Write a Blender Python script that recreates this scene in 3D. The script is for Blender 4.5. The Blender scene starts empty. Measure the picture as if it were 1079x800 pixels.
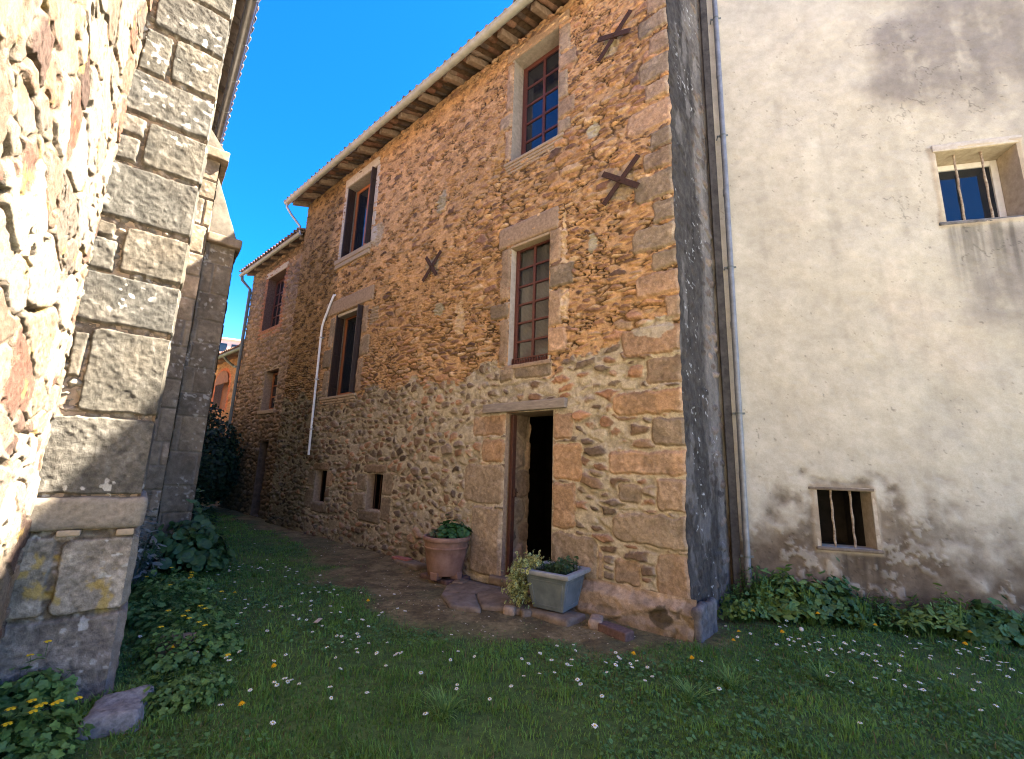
import bpy, bmesh, math, random
import numpy as np
from mathutils import Vector, Matrix, noise as mnoise

SC = bpy.context.scene
COL = SC.collection
R = math.radians

# ------------------------------------------------------------------ camera
cam_d = bpy.data.cameras.new("camera")
cam = bpy.data.objects.new("camera", cam_d)
COL.objects.link(cam)
PITCH, ROLL, FPX, CAM_H = R(11.0636), R(1.9186), 470.23, 1.6
_f = Vector((0, math.cos(PITCH), math.sin(PITCH)))
_u = Vector((0, -math.sin(PITCH), math.cos(PITCH)))
_r = Vector((1, 0, 0))
_rt = _r * math.cos(ROLL) + _u * math.sin(ROLL)
_up = -_r * math.sin(ROLL) + _u * math.cos(ROLL)
mw = Matrix.Identity(4)
for i in range(3):
    mw[i][0], mw[i][1], mw[i][2] = _rt[i], _up[i], -_f[i]
mw[2][3] = CAM_H
cam.matrix_world = mw
cam_d.sensor_fit = 'HORIZONTAL'
cam_d.sensor_width = 36.0
cam_d.lens = 36.0 * FPX / 1079.0
cam_d.clip_start = 0.02
cam_d.clip_end = 2000
SC.camera = cam

# ------------------------------------------------------------------ light
SUN_EL, SUN_AZ = R(51.3), R(10.0)          # azimuth measured from +X towards +Y
world = bpy.data.worlds.new("World")
SC.world = world
world.use_nodes = True
wn = world.node_tree
bg = wn.nodes["Background"]
sky = wn.nodes.new("ShaderNodeTexSky")
sky.sky_type = 'NISHITA'
sky.sun_disc = False
sky.sun_elevation = SUN_EL
sky.sun_rotation = math.pi / 2 - SUN_AZ
sky.altitude = 200
sky.air_density = 1.0
sky.dust_density = 0.4
sky.ozone_density = 3.0
hs = wn.nodes.new("ShaderNodeHueSaturation")
hs.inputs["Saturation"].default_value = 1.5
hs.inputs["Hue"].default_value = .516
wn.links.new(sky.outputs[0], hs.inputs["Color"])
wn.links.new(hs.outputs[0], bg.inputs[0])
bg.inputs[1].default_value = 0.06
sd = bpy.data.lights.new("sun", 'SUN')
sd.energy = 5.0
sd.angle = R(0.5)
sd.color = (1.0, 0.945, 0.86)
sun = bpy.data.objects.new("sun", sd)
COL.objects.link(sun)
sun_dir = Vector((math.cos(SUN_EL) * math.cos(SUN_AZ), math.cos(SUN_EL) * math.sin(SUN_AZ), math.sin(SUN_EL)))
sun.rotation_euler = sun_dir.to_track_quat('Z', 'Y').to_euler()
sun.location = (12, 2, 20)
SC.view_settings.view_transform = 'Standard'
SC.view_settings.look = 'None'
SC.view_settings.exposure = 3.45
SC.view_settings.gamma = 1.0
SC.view_settings.use_curve_mapping = False
SC.view_settings.use_white_balance = True
SC.view_settings.white_balance_temperature = 7300
SC.view_settings.white_balance_tint = 10
SC.cycles.filter_width = 1.1
SC.cycles.max_bounces = 10
SC.cycles.diffuse_bounces = 6
SC.cycles.use_denoising = True

rng = np.random.default_rng(7)
random.seed(7)

# ------------------------------------------------------------------ numpy noise
def hsh(ix, iy, s=0):
    x = (ix.astype(np.int64) * 374761393 + iy.astype(np.int64) * 668265263 + int(s) * 1442695041) & 0xFFFFFFFF
    x = ((x ^ (x >> 13)) * 1274126177) & 0xFFFFFFFF
    x = ((x ^ (x >> 16)) * 2246822519) & 0xFFFFFFFF
    x = x ^ (x >> 15)
    return (x & 0xFFFFFF).astype(np.float64) / 0xFFFFFF

def vn(x, y, s=0):
    x0 = np.floor(x); y0 = np.floor(y)
    fx = x - x0; fy = y - y0
    fx = fx * fx * (3 - 2 * fx); fy = fy * fy * (3 - 2 * fy)
    ix = x0.astype(np.int64); iy = y0.astype(np.int64)
    a = hsh(ix, iy, s); b = hsh(ix + 1, iy, s); c = hsh(ix, iy + 1, s); d = hsh(ix + 1, iy + 1, s)
    return (a * (1 - fx) + b * fx) * (1 - fy) + (c * (1 - fx) + d * fx) * fy

def fbm(x, y, octv=4, s=0, gain=.5):
    r = 0; a = 1; t = 0
    for i in range(octv):
        r = r + a * vn(x, y, s + 17 * i); t += a
        x = x * 2.03 + 5.1; y = y * 2.03 + 1.7; a *= gain
    return r / t

def sst(a, b, x):
    t = np.clip((x - a) / (b - a), 0, 1)
    return t * t * (3 - 2 * t)

def lerp(a, b, t):
    return a + (b - a) * t

# ------------------------------------------------------------------ frames and meshes
class Frame:
    """local (u, d, z): u along a wall, d outwards from it, z up"""
    def __init__(s, o, u, d):
        s.o = np.array(o, float); s.u = np.array(u, float); s.d = np.array(d, float); s.z = np.array([0, 0, 1.])
        s.flip = np.linalg.det(np.array([s.u, s.d, s.z])) < 0
    def p(s, u, d, z):
        u = np.asarray(u, float); d = np.asarray(d, float); z = np.asarray(z, float)
        return s.o + u[..., None] * s.u + d[..., None] * s.d + z[..., None] * s.z
    def pt(s, u, d, z):
        return s.p(np.float64(u), np.float64(d), np.float64(z))
    def sub(s, u, d, z, rot=0.0):
        o = s.pt(u, d, z); c, n = math.cos(rot), math.sin(rot)
        f = Frame(o, s.u * c + s.d * n, -s.u * n + s.d * c); f.z = s.z
        return f

WORLD = Frame((0, 0, 0), (1, 0, 0), (0, 1, 0))

def root_loc(o):
    while o.parent: o = o.parent
    return np.array(o.location)

def link(name, me, parent=None):
    o = bpy.data.objects.new(name, me)
    COL.objects.link(o)
    if parent is not None:
        o.parent = parent
    return o

def tag(o, label=None, cat=None, group=None, kind=None):
    if label: o["label"] = label
    if cat: o["category"] = cat
    if group: o["group"] = group
    if kind: o["kind"] = kind
    return o

def empty(name, loc, label, cat, group=None):
    o = bpy.data.objects.new(name, None)
    o.empty_display_size = .2
    o.location = tuple(float(v) for v in loc)
    COL.objects.link(o)
    return tag(o, label, cat, group)

def mesh_np(name, V, F, mats, parent=None, col=None, smooth=True, fmat=None):
    """V (n,3); F list of arrays (m,k)"""
    if isinstance(F, np.ndarray): F = [F]
    V = np.asarray(V, float)
    if parent is not None: V = V - root_loc(parent)
    me = bpy.data.meshes.new(name)
    me.vertices.add(len(V)); me.vertices.foreach_set("co", V.astype(np.float32).ravel())
    li = np.concatenate([f.ravel() for f in F]).astype(np.int32)
    tot = np.concatenate([np.full(len(f), f.shape[1]) for f in F])
    st = np.concatenate([[0], np.cumsum(tot)[:-1]]).astype(np.int32)
    me.loops.add(len(li)); me.loops.foreach_set("vertex_index", li)
    me.polygons.add(len(tot)); me.polygons.foreach_set("loop_start", st)
    if not isinstance(mats, (list, tuple)): mats = [mats]
    for m in mats: me.materials.append(m)
    if fmat is not None: me.polygons.foreach_set("material_index", np.asarray(fmat, np.int32))
    me.update(calc_edges=True)
    me.polygons.foreach_set("use_smooth", np.full(len(tot), bool(smooth)))
    if col is not None:
        ca = me.color_attributes.new("col", 'FLOAT_COLOR', 'POINT')
        c4 = np.ones((len(V), 4), np.float32); c4[:, :3] = col
        ca.data.foreach_set("color", c4.ravel())
    me.update()
    return link(name, me, parent)

def gridspace(a, b, step, snaps=()):
    """1-D samples; step is a number or a function; snaps are hit exactly"""
    xs = [a]
    while xs[-1] < b:
        xs.append(xs[-1] + (step(xs[-1]) if callable(step) else step))
    xs = np.array(xs); xs *= 1; xs = a + (xs - a) * (b - a) / (xs[-1] - a)
    for sgn in snaps:
        if a < sgn < b:
            xs[np.argmin(abs(xs - sgn))] = sgn
    return np.unique(xs)

def hfield(name, fr, us, zs, fn, mat, parent=None, holes=(), d0=0.0, fade=True, ush=None):
    U, Z = np.meshgrid(us, zs, indexing='ij')
    h, c = fn(U, Z)
    if fade:
        for (a, b, e, f) in holes:
            q = np.maximum(np.maximum(a - U, U - b), np.maximum(e - Z, Z - f))
            h = h * sst(0, .03, q)
    V = fr.p(U if ush is None else U + ush(U, Z), h + d0, Z).reshape(-1, 3)
    nu, nz = U.shape
    idx = np.arange(nu * nz).reshape(nu, nz)
    F = np.stack([idx[:-1, :-1], idx[1:, :-1], idx[1:, 1:], idx[:-1, 1:]], -1)
    uc = .25 * (U[:-1, :-1] + U[1:, :-1] + U[1:, 1:] + U[:-1, 1:])
    zc = .25 * (Z[:-1, :-1] + Z[1:, :-1] + Z[1:, 1:] + Z[:-1, 1:])
    keep = np.ones(uc.shape, bool)
    for (a, b, e, f) in holes:
        keep &= ~((uc > a) & (uc < b) & (zc > e) & (zc < f))
    F = F[keep]
    if not fr.flip: F = F[:, ::-1]
    F = F[:, ::-1]
    used = np.zeros(len(V), bool); used[F.ravel()] = True
    mp = np.cumsum(used) - 1
    return mesh_np(name, V[used], mp[F], mat, parent, col=c.reshape(-1, 3)[used])

class G:
    """collects solid pieces and builds ONE mesh object"""
    def __init__(s): s.v = []; s.f = []
    def add(s, vs, fs):
        n = len(s.v); s.v += [tuple(map(float, v)) for v in vs]; s.f += [tuple(i + n for i in f) for f in fs]; return s
    def box(s, fr, u0, u1, d0, d1, z0, z1):
        vs = [fr.pt(u, d, z) for u in (u0, u1) for d in (d0, d1) for z in (z0, z1)]
        return s.add(vs, [(0, 1, 3, 2), (4, 6, 7, 5), (0, 4, 5, 1), (2, 3, 7, 6), (0, 2, 6, 4), (1, 5, 7, 3)])
    def hexa(s, vs):
        return s.add(vs, [(0, 1, 3, 2), (4, 6, 7, 5), (0, 4, 5, 1), (2, 3, 7, 6), (0, 2, 6, 4), (1, 5, 7, 3)])
    def quad(s, vs): return s.add(vs, [(0, 1, 2, 3)])
    def tube(s, pts, r, n=8, cap=True):
        pts = [Vector([float(x) for x in p]) for p in pts]
        rs = r if isinstance(r, (list, tuple)) else [r] * len(pts)
        rings = []
        prev = None
        for i, p in enumerate(pts):
            t = (pts[min(i + 1, len(pts) - 1)] - pts[max(i - 1, 0)]).normalized()
            a = prev if prev is not None else (Vector((0, 0, 1)) if abs(t.z) < .9 else Vector((1, 0, 0)))
            a = (a - t * a.dot(t)).normalized(); prev = a; b = t.cross(a)
            rings.append([p + (a * math.cos(2 * math.pi * k / n) + b * math.sin(2 * math.pi * k / n)) * rs[i] for k in range(n)])
        vs = [v for rg in rings for v in rg]; fs = []
        for i in range(len(pts) - 1):
            for k in range(n):
                fs.append((i * n + k, i * n + (k + 1) % n, (i + 1) * n + (k + 1) % n, (i + 1) * n + k))
        if cap:
            fs.append(tuple(range(n))[::-1]); fs.append(tuple((len(pts) - 1) * n + k for k in range(n)))
        return s.add(vs, fs)
    def lathe(s, c, prof, n=32):
        vs = []; fs = []
        for (r, z) in prof:
            for k in range(n):
                a = 2 * math.pi * k / n
                vs.append((c[0] + r * math.cos(a), c[1] + r * math.sin(a), c[2] + z))
        m = len(prof)
        for i in range(m - 1):
            for k in range(n):
                fs.append((i * n + k, i * n + (k + 1) % n, (i + 1) * n + (k + 1) % n, (i + 1) * n + k))
        fs.append(tuple(range(n))[::-1]); fs.append(tuple((m - 1) * n + k for k in range(n)))
        return s.add(vs, fs)
    def sweep(s, prof, path, closed=True):
        """prof: list of offset functions -> for each path frame a list of points"""
        n = len(prof(path[0])); vs = []; fs = []
        for q in path: vs += list(prof(q))
        for i in range(len(path) - 1):
            for k in range(n if closed else n - 1):
                fs.append((i * n + k, i * n + (k + 1) % n, (i + 1) * n + (k + 1) % n, (i + 1) * n + k))
        fs.append(tuple(range(n))[::-1]); fs.append(tuple((len(path) - 1) * n + k for k in range(n)))
        return s.add(vs, fs)
    def build(s, name, mat, parent=None, bevel=0.0, smooth=False, rough=0.0, cuts=0, rscale=9.0, loc=None):
        L = root_loc(parent) if parent is not None else np.array(loc if loc is not None else (0, 0, 0), float)
        me = bpy.data.meshes.new(name)
        me.from_pydata([tuple(np.array(v) - L) for v in s.v], [], s.f)
        bm = bmesh.new(); bm.from_mesh(me)
        bmesh.ops.recalc_face_normals(bm, faces=bm.faces)
        if bevel:
            es = [e for e in bm.edges if e.is_manifold and e.calc_face_angle(0) > .6]
            bmesh.ops.bevel(bm, geom=es, offset=bevel, segments=2 if rough else 1, affect='EDGES', profile=.6, clamp_overlap=True)
        if cuts:
            for it in range(cuts):
                lim = max(.03, .0)
                es = [e for e in bm.edges if e.calc_length() > lim * (1 + 0)]
                bmesh.ops.subdivide_edges(bm, edges=es, cuts=1, use_grid_fill=True)
        if rough:
            bm.normal_update()
            off = Vector((hash(name) % 7 * 3.1 if False else len(s.v) * .37, 1.3, 2.2))
            for v in bm.verts:
                q = (v.co + Vector(L)) * rscale + off
                d = mnoise.noise(q) * .7 + mnoise.noise(q * 2.7) * .3
                v.co += v.normal * d * rough
        bm.to_mesh(me); bm.free()
        me.materials.append(mat)
        if smooth or rough:
            for p in me.polygons: p.use_smooth = True
            if not rough:
                me.set_sharp_from_angle(angle=R(40))
        o = link(name, me, parent)
        if parent is None and loc is not None: o.location = tuple(float(x) for x in L)
        return o

# ------------------------------------------------------------------ materials
def new_mat(name):
    m = bpy.data.materials.new(name); m.use_nodes = True
    nt = m.node_tree; b = nt.nodes["Principled BSDF"]
    return m, nt, b

def add_noise(nt, scale, detail=6, rough=.6, dist=0.0):
    tc = nt.nodes.get("TC") or nt.nodes.new("ShaderNodeTexCoord"); tc.name = "TC"
    n = nt.nodes.new("ShaderNodeTexNoise")
    n.inputs["Scale"].default_value = scale; n.inputs["Detail"].default_value = detail
    n.inputs["Roughness"].default_value = rough; n.inputs["Distortion"].default_value = dist
    nt.links.new(tc.outputs["Object"], n.inputs["Vector"])
    return n

def ramp(nt, src, p0, c0, p1, c1):
    r = nt.nodes.new("ShaderNodeValToRGB")
    r.color_ramp.elements[0].position = p0; r.color_ramp.elements[0].color = (*c0, 1)
    r.color_ramp.elements[1].position = p1; r.color_ramp.elements[1].color = (*c1, 1)
    nt.links.new(src, r.inputs[0]); return r

def mix(nt, mode, fac, a, b):
    n = nt.nodes.new("ShaderNodeMix"); n.data_type = 'RGBA'; n.blend_type = mode
    for sock, v in ((n.inputs[0], fac), (n.inputs[6], a), (n.inputs[7], b)):
        if hasattr(v, "links"): nt.links.new(v, sock)
        elif isinstance(v, (int, float)): sock.default_value = v
        else: sock.default_value = (*v, 1)
    return n.outputs[2]

def bump(nt, b, src, strength, dist):
    n = nt.nodes.new("ShaderNodeBump"); n.inputs["Strength"].default_value = strength
    n.inputs["Distance"].default_value = dist
    nt.links.new(src, n.inputs["Height"]); nt.links.new(n.outputs[0], b.inputs["Normal"])

def attr_mat(name, rough=.9, s1=14, s2=90, lo=.72, hi=1.25, bstr=.6, bdist=.01, spec=.2, translucent=0.0):
    """colour from the mesh's own 'col' attribute, broken up by procedural noise"""
    m, nt, b = new_mat(name)
    at = nt.nodes.new("ShaderNodeAttribute"); at.attribute_name = "col"
    n1 = add_noise(nt, s1); n2 = add_noise(nt, s2, 4, .7)
    r1 = ramp(nt, n1.outputs[0], .3, (lo,) * 3, .7, (hi,) * 3)
    r2 = ramp(nt, n2.outputs[0], .3, (lo * 1.02,) * 3, .7, (hi,) * 3)
    c = mix(nt, 'MULTIPLY', 1.0, at.outputs[0], r1.outputs[0])
    c = mix(nt, 'MULTIPLY', .8, c, r2.outputs[0])
    nt.links.new(c, b.inputs["Base Color"])
    b.inputs["Roughness"].default_value = rough
    b.inputs["Specular IOR Level"].default_value = spec
    if bstr:
        s = nt.nodes.new("ShaderNodeMath"); s.operation = 'ADD'
        nt.links.new(n1.outputs[0], s.inputs[0]); nt.links.new(n2.outputs[0], s.inputs[1])
        bump(nt, b, s.outputs[0], bstr, bdist)
    if translucent:
        t = nt.nodes.new("ShaderNodeBsdfTranslucent"); nt.links.new(c, t.inputs[0])
        ms = nt.nodes.new("ShaderNodeMixShader"); ms.inputs[0].default_value = translucent
        nt.links.new(b.outputs[0], ms.inputs[1]); nt.links.new(t.outputs[0], ms.inputs[2])
        nt.links.new(ms.outputs[0], nt.nodes["Material Output"].inputs[0])
    return m

def flat_mat(name, ca, cb, rough=.8, scale=12, bstr=.3, bdist=.004, metal=0.0, spec=.3, dist=0.0, stretch=None):
    m, nt, b = new_mat(name)
    n = add_noise(nt, scale, 7, .65, dist)
    if stretch:
        mp = nt.nodes.new("ShaderNodeMapping"); mp.inputs["Scale"].default_value = stretch
        nt.links.new(nt.nodes["TC"].outputs["Object"], mp.inputs[0]); nt.links.new(mp.outputs[0], n.inputs["Vector"])
    r = ramp(nt, n.outputs[0], .3, ca, .7, cb)
    nt.links.new(r.outputs[0], b.inputs["Base Color"])
    b.inputs["Roughness"].default_value = rough; b.inputs["Metallic"].default_value = metal
    b.inputs["Specular IOR Level"].default_value = spec
    if bstr: bump(nt, b, n.outputs[0], bstr, bdist)
    return m

def glass_mat(name, base, see=0.0):
    m, nt, b = new_mat(name)
    n = add_noise(nt, 2.3, 2)
    b.inputs["Base Color"].default_value = (*base, 1)
    b.inputs["Roughness"].default_value = .03
    b.inputs["Specular IOR Level"].default_value = .6
    bump(nt, b, n.outputs[0], .12, .02)
    if see:
        t = nt.nodes.new("ShaderNodeBsdfTransparent")
        ms = nt.nodes.new("ShaderNodeMixShader"); ms.inputs[0].default_value = see
        nt.links.new(b.outputs[0], ms.inputs[1]); nt.links.new(t.outputs[0], ms.inputs[2])
        nt.links.new(ms.outputs[0], nt.nodes["Material Output"].inputs[0])
    return m

M = {}
M['masonry'] = attr_mat("masonry", .95, 16, 75, .74, 1.22, .7, .012)
M['ashlar'] = attr_mat("ashlar", .95, 9, 120, .70, 1.25, .8, .008)
M['rubble'] = attr_mat("rubble", .95, 38, 190, .70, 1.28, 1.0, .016)
M['plaster'] = attr_mat("plaster", .95, 7, 70, .86, 1.11, .12, .004)
M['ground'] = attr_mat("ground", 1.0, 18, 120, .6, 1.35, .8, .012)
M['leaf'] = attr_mat("leaf", .55, 20, 60, .8, 1.2, 0, 0, .35, translucent=.25)
M['grass'] = attr_mat("grass", .6, 5, 40, .75, 1.25, 0, 0, .25, translucent=.45)
M['petal'] = attr_mat("petal", .7, 30, 90, .95, 1.05, 0, 0, .2, translucent=.2)
M['bits'] = attr_mat("bits", .9, 30, 90, .8, 1.2, .3, .004)
M['tile'] = attr_mat("roof_tile", .9, 9, 60, .7, 1.3, .5, .006)
M['lintel'] = flat_mat("dressed_stone", (.20, .145, .10), (.37, .27, .185), .95, 22, .6, .006)
M['sillstone'] = flat_mat("sill_stone", (.26, .20, .135), (.40, .31, .21), .95, 25, .5, .005)
M['cement'] = flat_mat("pale_cement", (.34, .30, .25), (.50, .45, .38), .95, 18, .4, .004)
M['grey_cement'] = flat_mat("grey_cement", (.20, .18, .16), (.36, .33, .29), .95, 18, .4, .004)
M['jambstone'] = flat_mat("jamb_stone", (.23, .20, .165), (.37, .33, .275), .95, 16, .5, .005)
M['redpaint'] = flat_mat("red_brown_paint", (.066, .021, .016), (.125, .042, .030), .5, 40, .15, .001)
M['doorpaint'] = flat_mat("dark_door_paint", (.045, .018, .012), (.085, .034, .022), .6, 30, .2, .002)
M['darkpipe'] = flat_mat("dark_painted_pipe", (.09, .105, .10), (.15, .17, .16), .5, 6, .05, .001)
M['orangewood'] = flat_mat("orange_wood", (.26, .085, .032), (.38, .14, .055), .55, 30, .15, .001, stretch=(1, 1, .15))
M['darkwood'] = flat_mat("dark_shutter_wood", (.018, .011, .009), (.038, .022, .017), .6, 30, .2, .002, stretch=(1, 1, .1))
M['greywood'] = flat_mat("weathered_wood", (.17, .145, .125), (.32, .28, .24), .9, 20, .5, .004, stretch=(.3, .3, 1.5))
M['soffit'] = flat_mat("eave_board", (.10, .060, .036), (.21, .135, .085), .9, 14, .4, .004)
M['rafter'] = flat_mat("old_rafter", (.16, .11, .075), (.30, .22, .155), .9, 14, .4, .004)
M['darksoffit'] = flat_mat("dark_eave_board", (.05, .037, .028), (.13, .10, .08), .9, 9, .4, .004)
M['zinc'] = flat_mat("zinc", (.30, .32, .34), (.46, .48, .50), .42, 6, .05, .001, metal=.75)
M['gutter'] = flat_mat("painted_gutter", (.27, .28, .24), (.40, .41, .36), .5, 5, .08, .001)
M['bluepipe'] = flat_mat("blue_grey_pipe", (.12, .13, .14), (.25, .265, .28), .45, 6, .15, .002, metal=.2)
M['rust'] = flat_mat("rusted_iron", (.028, .016, .012), (.075, .036, .024), .85, 45, .5, .002)
M['rustbar'] = flat_mat("flaking_bar", (.10, .05, .03), (.46, .38, .27), .8, 28, .5, .002)
M['conduit'] = flat_mat("white_conduit", (.62, .62, .62), (.78, .78, .77), .5, 8, .05, .001)
M['whiteframe'] = flat_mat("white_frame", (.55, .53, .48), (.68, .66, .60), .6, 12, .1, .001)
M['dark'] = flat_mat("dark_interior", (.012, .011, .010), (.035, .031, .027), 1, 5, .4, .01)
M['glass'] = glass_mat("dark_glass", (.010, .014, .020))
M['clearglass'] = glass_mat("clear_glass", (.012, .015, .018), .72)
M['blueglass'] = glass_mat("blue_glass", (.012, .025, .06))
M['terracotta'] = flat_mat("terracotta", (.17, .088, .058), (.33, .20, .145), .85, 6, .2, .003)
M['planter'] = flat_mat("grey_glaze", (.075, .10, .110), (.165, .195, .205), .6, 6, .2, .002)
M['soil'] = flat_mat("potting_soil", (.012, .009, .007), (.05, .036, .025), 1, 40, .8, .01)
M['flag'] = flat_mat("flagstone", (.105, .078, .052), (.235, .185, .135), .95, 9, .7, .010)
M['slate'] = flat_mat("grey_rock", (.085, .082, .083), (.25, .24, .235), .9, 28, .8, .008)
M['brick'] = flat_mat("worn_brick", (.070, .040, .034), (.16, .10, .082), .95, 22, .5, .006)
M['redtile'] = flat_mat("red_tile_shard", (.26, .085, .065), (.40, .16, .12), .9, 22, .3, .004)
M['pink'] = flat_mat("pink_render", (.55, .33, .30), (.62, .42, .38), .95, 2, .1, .01)
M['stem'] = flat_mat("green_stem", (.05, .10, .025), (.10, .17, .05), .7, 20, 0, 0)
M['bark'] = flat_mat("bark", (.05, .035, .022), (.12, .085, .06), .95, 18, .6, .006)
_m, _nt, _b = new_mat("net_curtain")
_w = _nt.nodes.new("ShaderNodeTexWave"); _tc = _nt.nodes.new("ShaderNodeTexCoord")
_w.bands_direction = 'Z'; _w.inputs["Scale"].default_value = 16; _w.inputs["Distortion"].default_value = .6
_nt.links.new(_tc.outputs["Object"], _w.inputs["Vector"])
_rr = ramp(_nt, _w.outputs[0], .2, (.20, .205, .19), .8, (.30, .30, .28))
_nt.links.new(_rr.outputs[0], _b.inputs["Base Color"]); _b.inputs["Roughness"].default_value = .95
M['curtain'] = _m

# ------------------------------------------------------------------ masonry
def voro(u, z, cw, ch, seed, jit=.8, wv=.35):
    """irregular stones laid in rows: returns id hashes, edge distance in metres, F1"""
    gy = z / ch
    iy0 = np.floor(gy).astype(np.int64)
    b1 = np.full(u.shape, 9e9); b2 = np.full(u.shape, 9e9)
    id1x = np.zeros(u.shape, np.int64); id1y = np.zeros(u.shape, np.int64)
    for dy in (-1, 0, 1):
        iy = iy0 + dy
        rw = cw * (.75 + .6 * hsh(iy, iy * 0 + 3, seed + 5))           # each row has its own stone width
        sh = hsh(iy, iy * 0 + 9, seed + 6)
        gx = u / rw + sh
        ix0 = np.floor(gx).astype(np.int64)
        for dx in (-1, 0, 1):
            ix = ix0 + dx
            px = ix + .5 + (hsh(ix, iy, seed) - .5) * jit
            py = iy + .5 + (hsh(ix, iy, seed + 1) - .5) * jit * .8
            w = 1 + (hsh(ix, iy, seed + 2) - .5) * 2 * wv
            d = np.sqrt(((gx - px) * rw / cw) ** 2 + (gy - py) ** 2) / w
            m = d < b1
            b2 = np.where(m, b1, np.minimum(b2, d))
            id1x = np.where(m, ix, id1x); id1y = np.where(m, iy, id1y)
            b1 = np.where(m, d, b1)
    return id1x, id1y, (b2 - b1) * .5 * ch, b1

def pick(pal, r):
    pal = np.array(pal); return pal[np.minimum((r * len(pal)).astype(int), len(pal) - 1)]

def stones(u, z, seed, cw, ch, pal, mort, gap=(.006, .016), amp=.03, rnd=.03, warp=.02, absent=0.0, dirt_shade=0.0, tone=.35, wv=.35):
    wu = u + (fbm(u * 9, z * 9, 3, seed + 50) - .5) * warp * 2 + (fbm(u * 1.3, z * 1.3, 2, seed + 55) - .5) * .15
    wz = z + (fbm(u * 9, z * 9, 3, seed + 51) - .5) * warp * 1.6 + (fbm(u * 1.1, z * 1.1, 2, seed + 56) - .5) * .22
    ix, iy, e, f1 = voro(wu, wz, cw, ch, seed, wv=wv)
    r1 = hsh(ix, iy, seed + 11); r2 = hsh(ix, iy, seed + 12); r3 = hsh(ix, iy, seed + 13); r4 = hsh(ix, iy, seed + 14)
    g = gap[0] + (gap[1] - gap[0]) * r2
    e = e + (fbm(u * 30, z * 30, 3, seed + 57) - .5) * .012
    t = sst(g, g + rnd, e)                      # relief
    k = sst(g * .8, g * .8 + .009, e)           # colour edge
    if absent:
        gone = r4 < absent
        t = np.where(gone, t * .1, t); k = np.where(gone, k * .12, k)
    fine = fbm(u * 22, z * 30, 4, seed + 58)
    c = pick(pal, r1) * (1 - tone + 2 * tone * r3)[..., None]
    c = c * (.72 + .56 * fine)[..., None]
    mm = np.array(mort) * (.75 + .5 * fbm(u * 7, z * 7, 4, seed + 59))[..., None]
    if dirt_shade:  # dark soil in crevices, doubling as painted shade the coarse relief lacks
        cre = sst(.40, .58, fbm(u * 5, z * 9, 3, seed + 60)) * (1 - sst(g * .4, g * 1.25, e))
        mm = mm * (1 - dirt_shade * cre)[..., None]
    col = lerp(mm, c, k[..., None])
    tilt = ((wu / cw) % 1 - .5) * (r3 - .5) + ((wz / ch) % 1 - .5) * (r4 - .5)
    h = t * amp * (.45 + .9 * r3 + .5 * tilt) + (fine - .5) * .014 * t + (fbm(u * 14, z * 14, 3, seed + 61) - .5) * .010
    if dirt_shade:
        h = h - .02 * cre * (1 - t)
    return h, col, t

def blocks(u, z, h, col, lst, seed, mort=None, gap=.014, amp=.03, rag=.016, rnd=.03, tone=.16):
    NB = (fbm(u * 7, z * 7, 4, seed + 70) - .5) * rag * 2 + (fbm(u * 24, z * 24, 2, seed + 73) - .5) * rag * .5
    FI = fbm(u * 26, z * 26, 4, seed + 71)
    BI = fbm(u * 5, z * 5, 3, seed + 72)
    h = np.array(h, float); col = np.array(col, float)
    us, zs = u[:, 0], z[0, :]
    for i, b in enumerate(lst):
        a0, a1, z0, z1 = b[:4]
        rr = random.Random(seed * 1000 + i)
        i0, i1 = np.searchsorted(us, (a0 - .08, a1 + .08)); j0, j1 = np.searchsorted(zs, (z0 - .08, z1 + .08))
        if i1 <= i0 or j1 <= j0: continue
        w = (slice(i0, i1), slice(j0, j1))
        U, Z, nb, fine, big = u[w], z[w], NB[w], FI[w], BI[w]
        cx, cz, hx, hz = (a0 + a1) / 2, (z0 + z1) / 2, (a1 - a0) / 2, (z1 - z0) / 2
        rad = min(hx, hz) * (b[5] if len(b) > 5 else .35)
        qx = np.abs(U - cx) - hx + rad; qz = np.abs(Z - cz) - hz + rad
        sd = np.sqrt(np.maximum(qx, 0) ** 2 + np.maximum(qz, 0) ** 2) + np.minimum(np.maximum(qx, qz), 0) - rad + nb
        ins = 1 - sst(-gap * .55, 0, sd)
        ring = 1 - sst(0, .028, sd)
        base = np.array(b[4]) * (1 + (rr.random() - .5) * 2 * tone)
        c = base * (.58 + .44 * fine + .38 * big)[..., None]
        mot = sst(.42, .62, fbm(U * 3.1 + i * 3.7, Z * 3.1 + i * 1.9, 4, seed + 75))
        c = lerp(c, c * np.array([.66, .70, .74]), (mot * (.35 + .5 * rr.random()))[..., None])
        pale = sst(.62, .74, fbm(U * 8 + i, Z * 8, 4, seed + 76)); c = lerp(c, c * 1.35 + .03, (pale * .6)[..., None])
        if mort is not None:
            mm = np.array(mort) * (.8 + .4 * fine)[..., None]
            col[w] = lerp(col[w], mm, (ring * .85)[..., None]); h[w] = h[w] * (1 - ring)
        col[w] = lerp(col[w], c, ins[..., None])
        rel = sst(0, rnd, -sd)
        am = amp * (.6 + .8 * rr.random())
        h[w] = np.where(ins > .02, lerp(h[w], rel * am + (fine - .5) * .014 + (big - .5) * .02, ins), h[w])
    return h, col

def patches(u, z, col, lst, seed):
    n = (fbm(u * 8, z * 8, 4, seed) - .5)
    for (pu, pz, ru, rz, c, a) in lst:
        q = np.sqrt(((u - pu) / ru) ** 2 + ((z - pz) / rz) ** 2) + n * 1.1
        k = (1 - sst(.85, 1.0, q)) * a
        col = lerp(col, np.array(c) * (.85 + .5 * (n + .5))[..., None] * .9, k[..., None])
    return col

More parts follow.
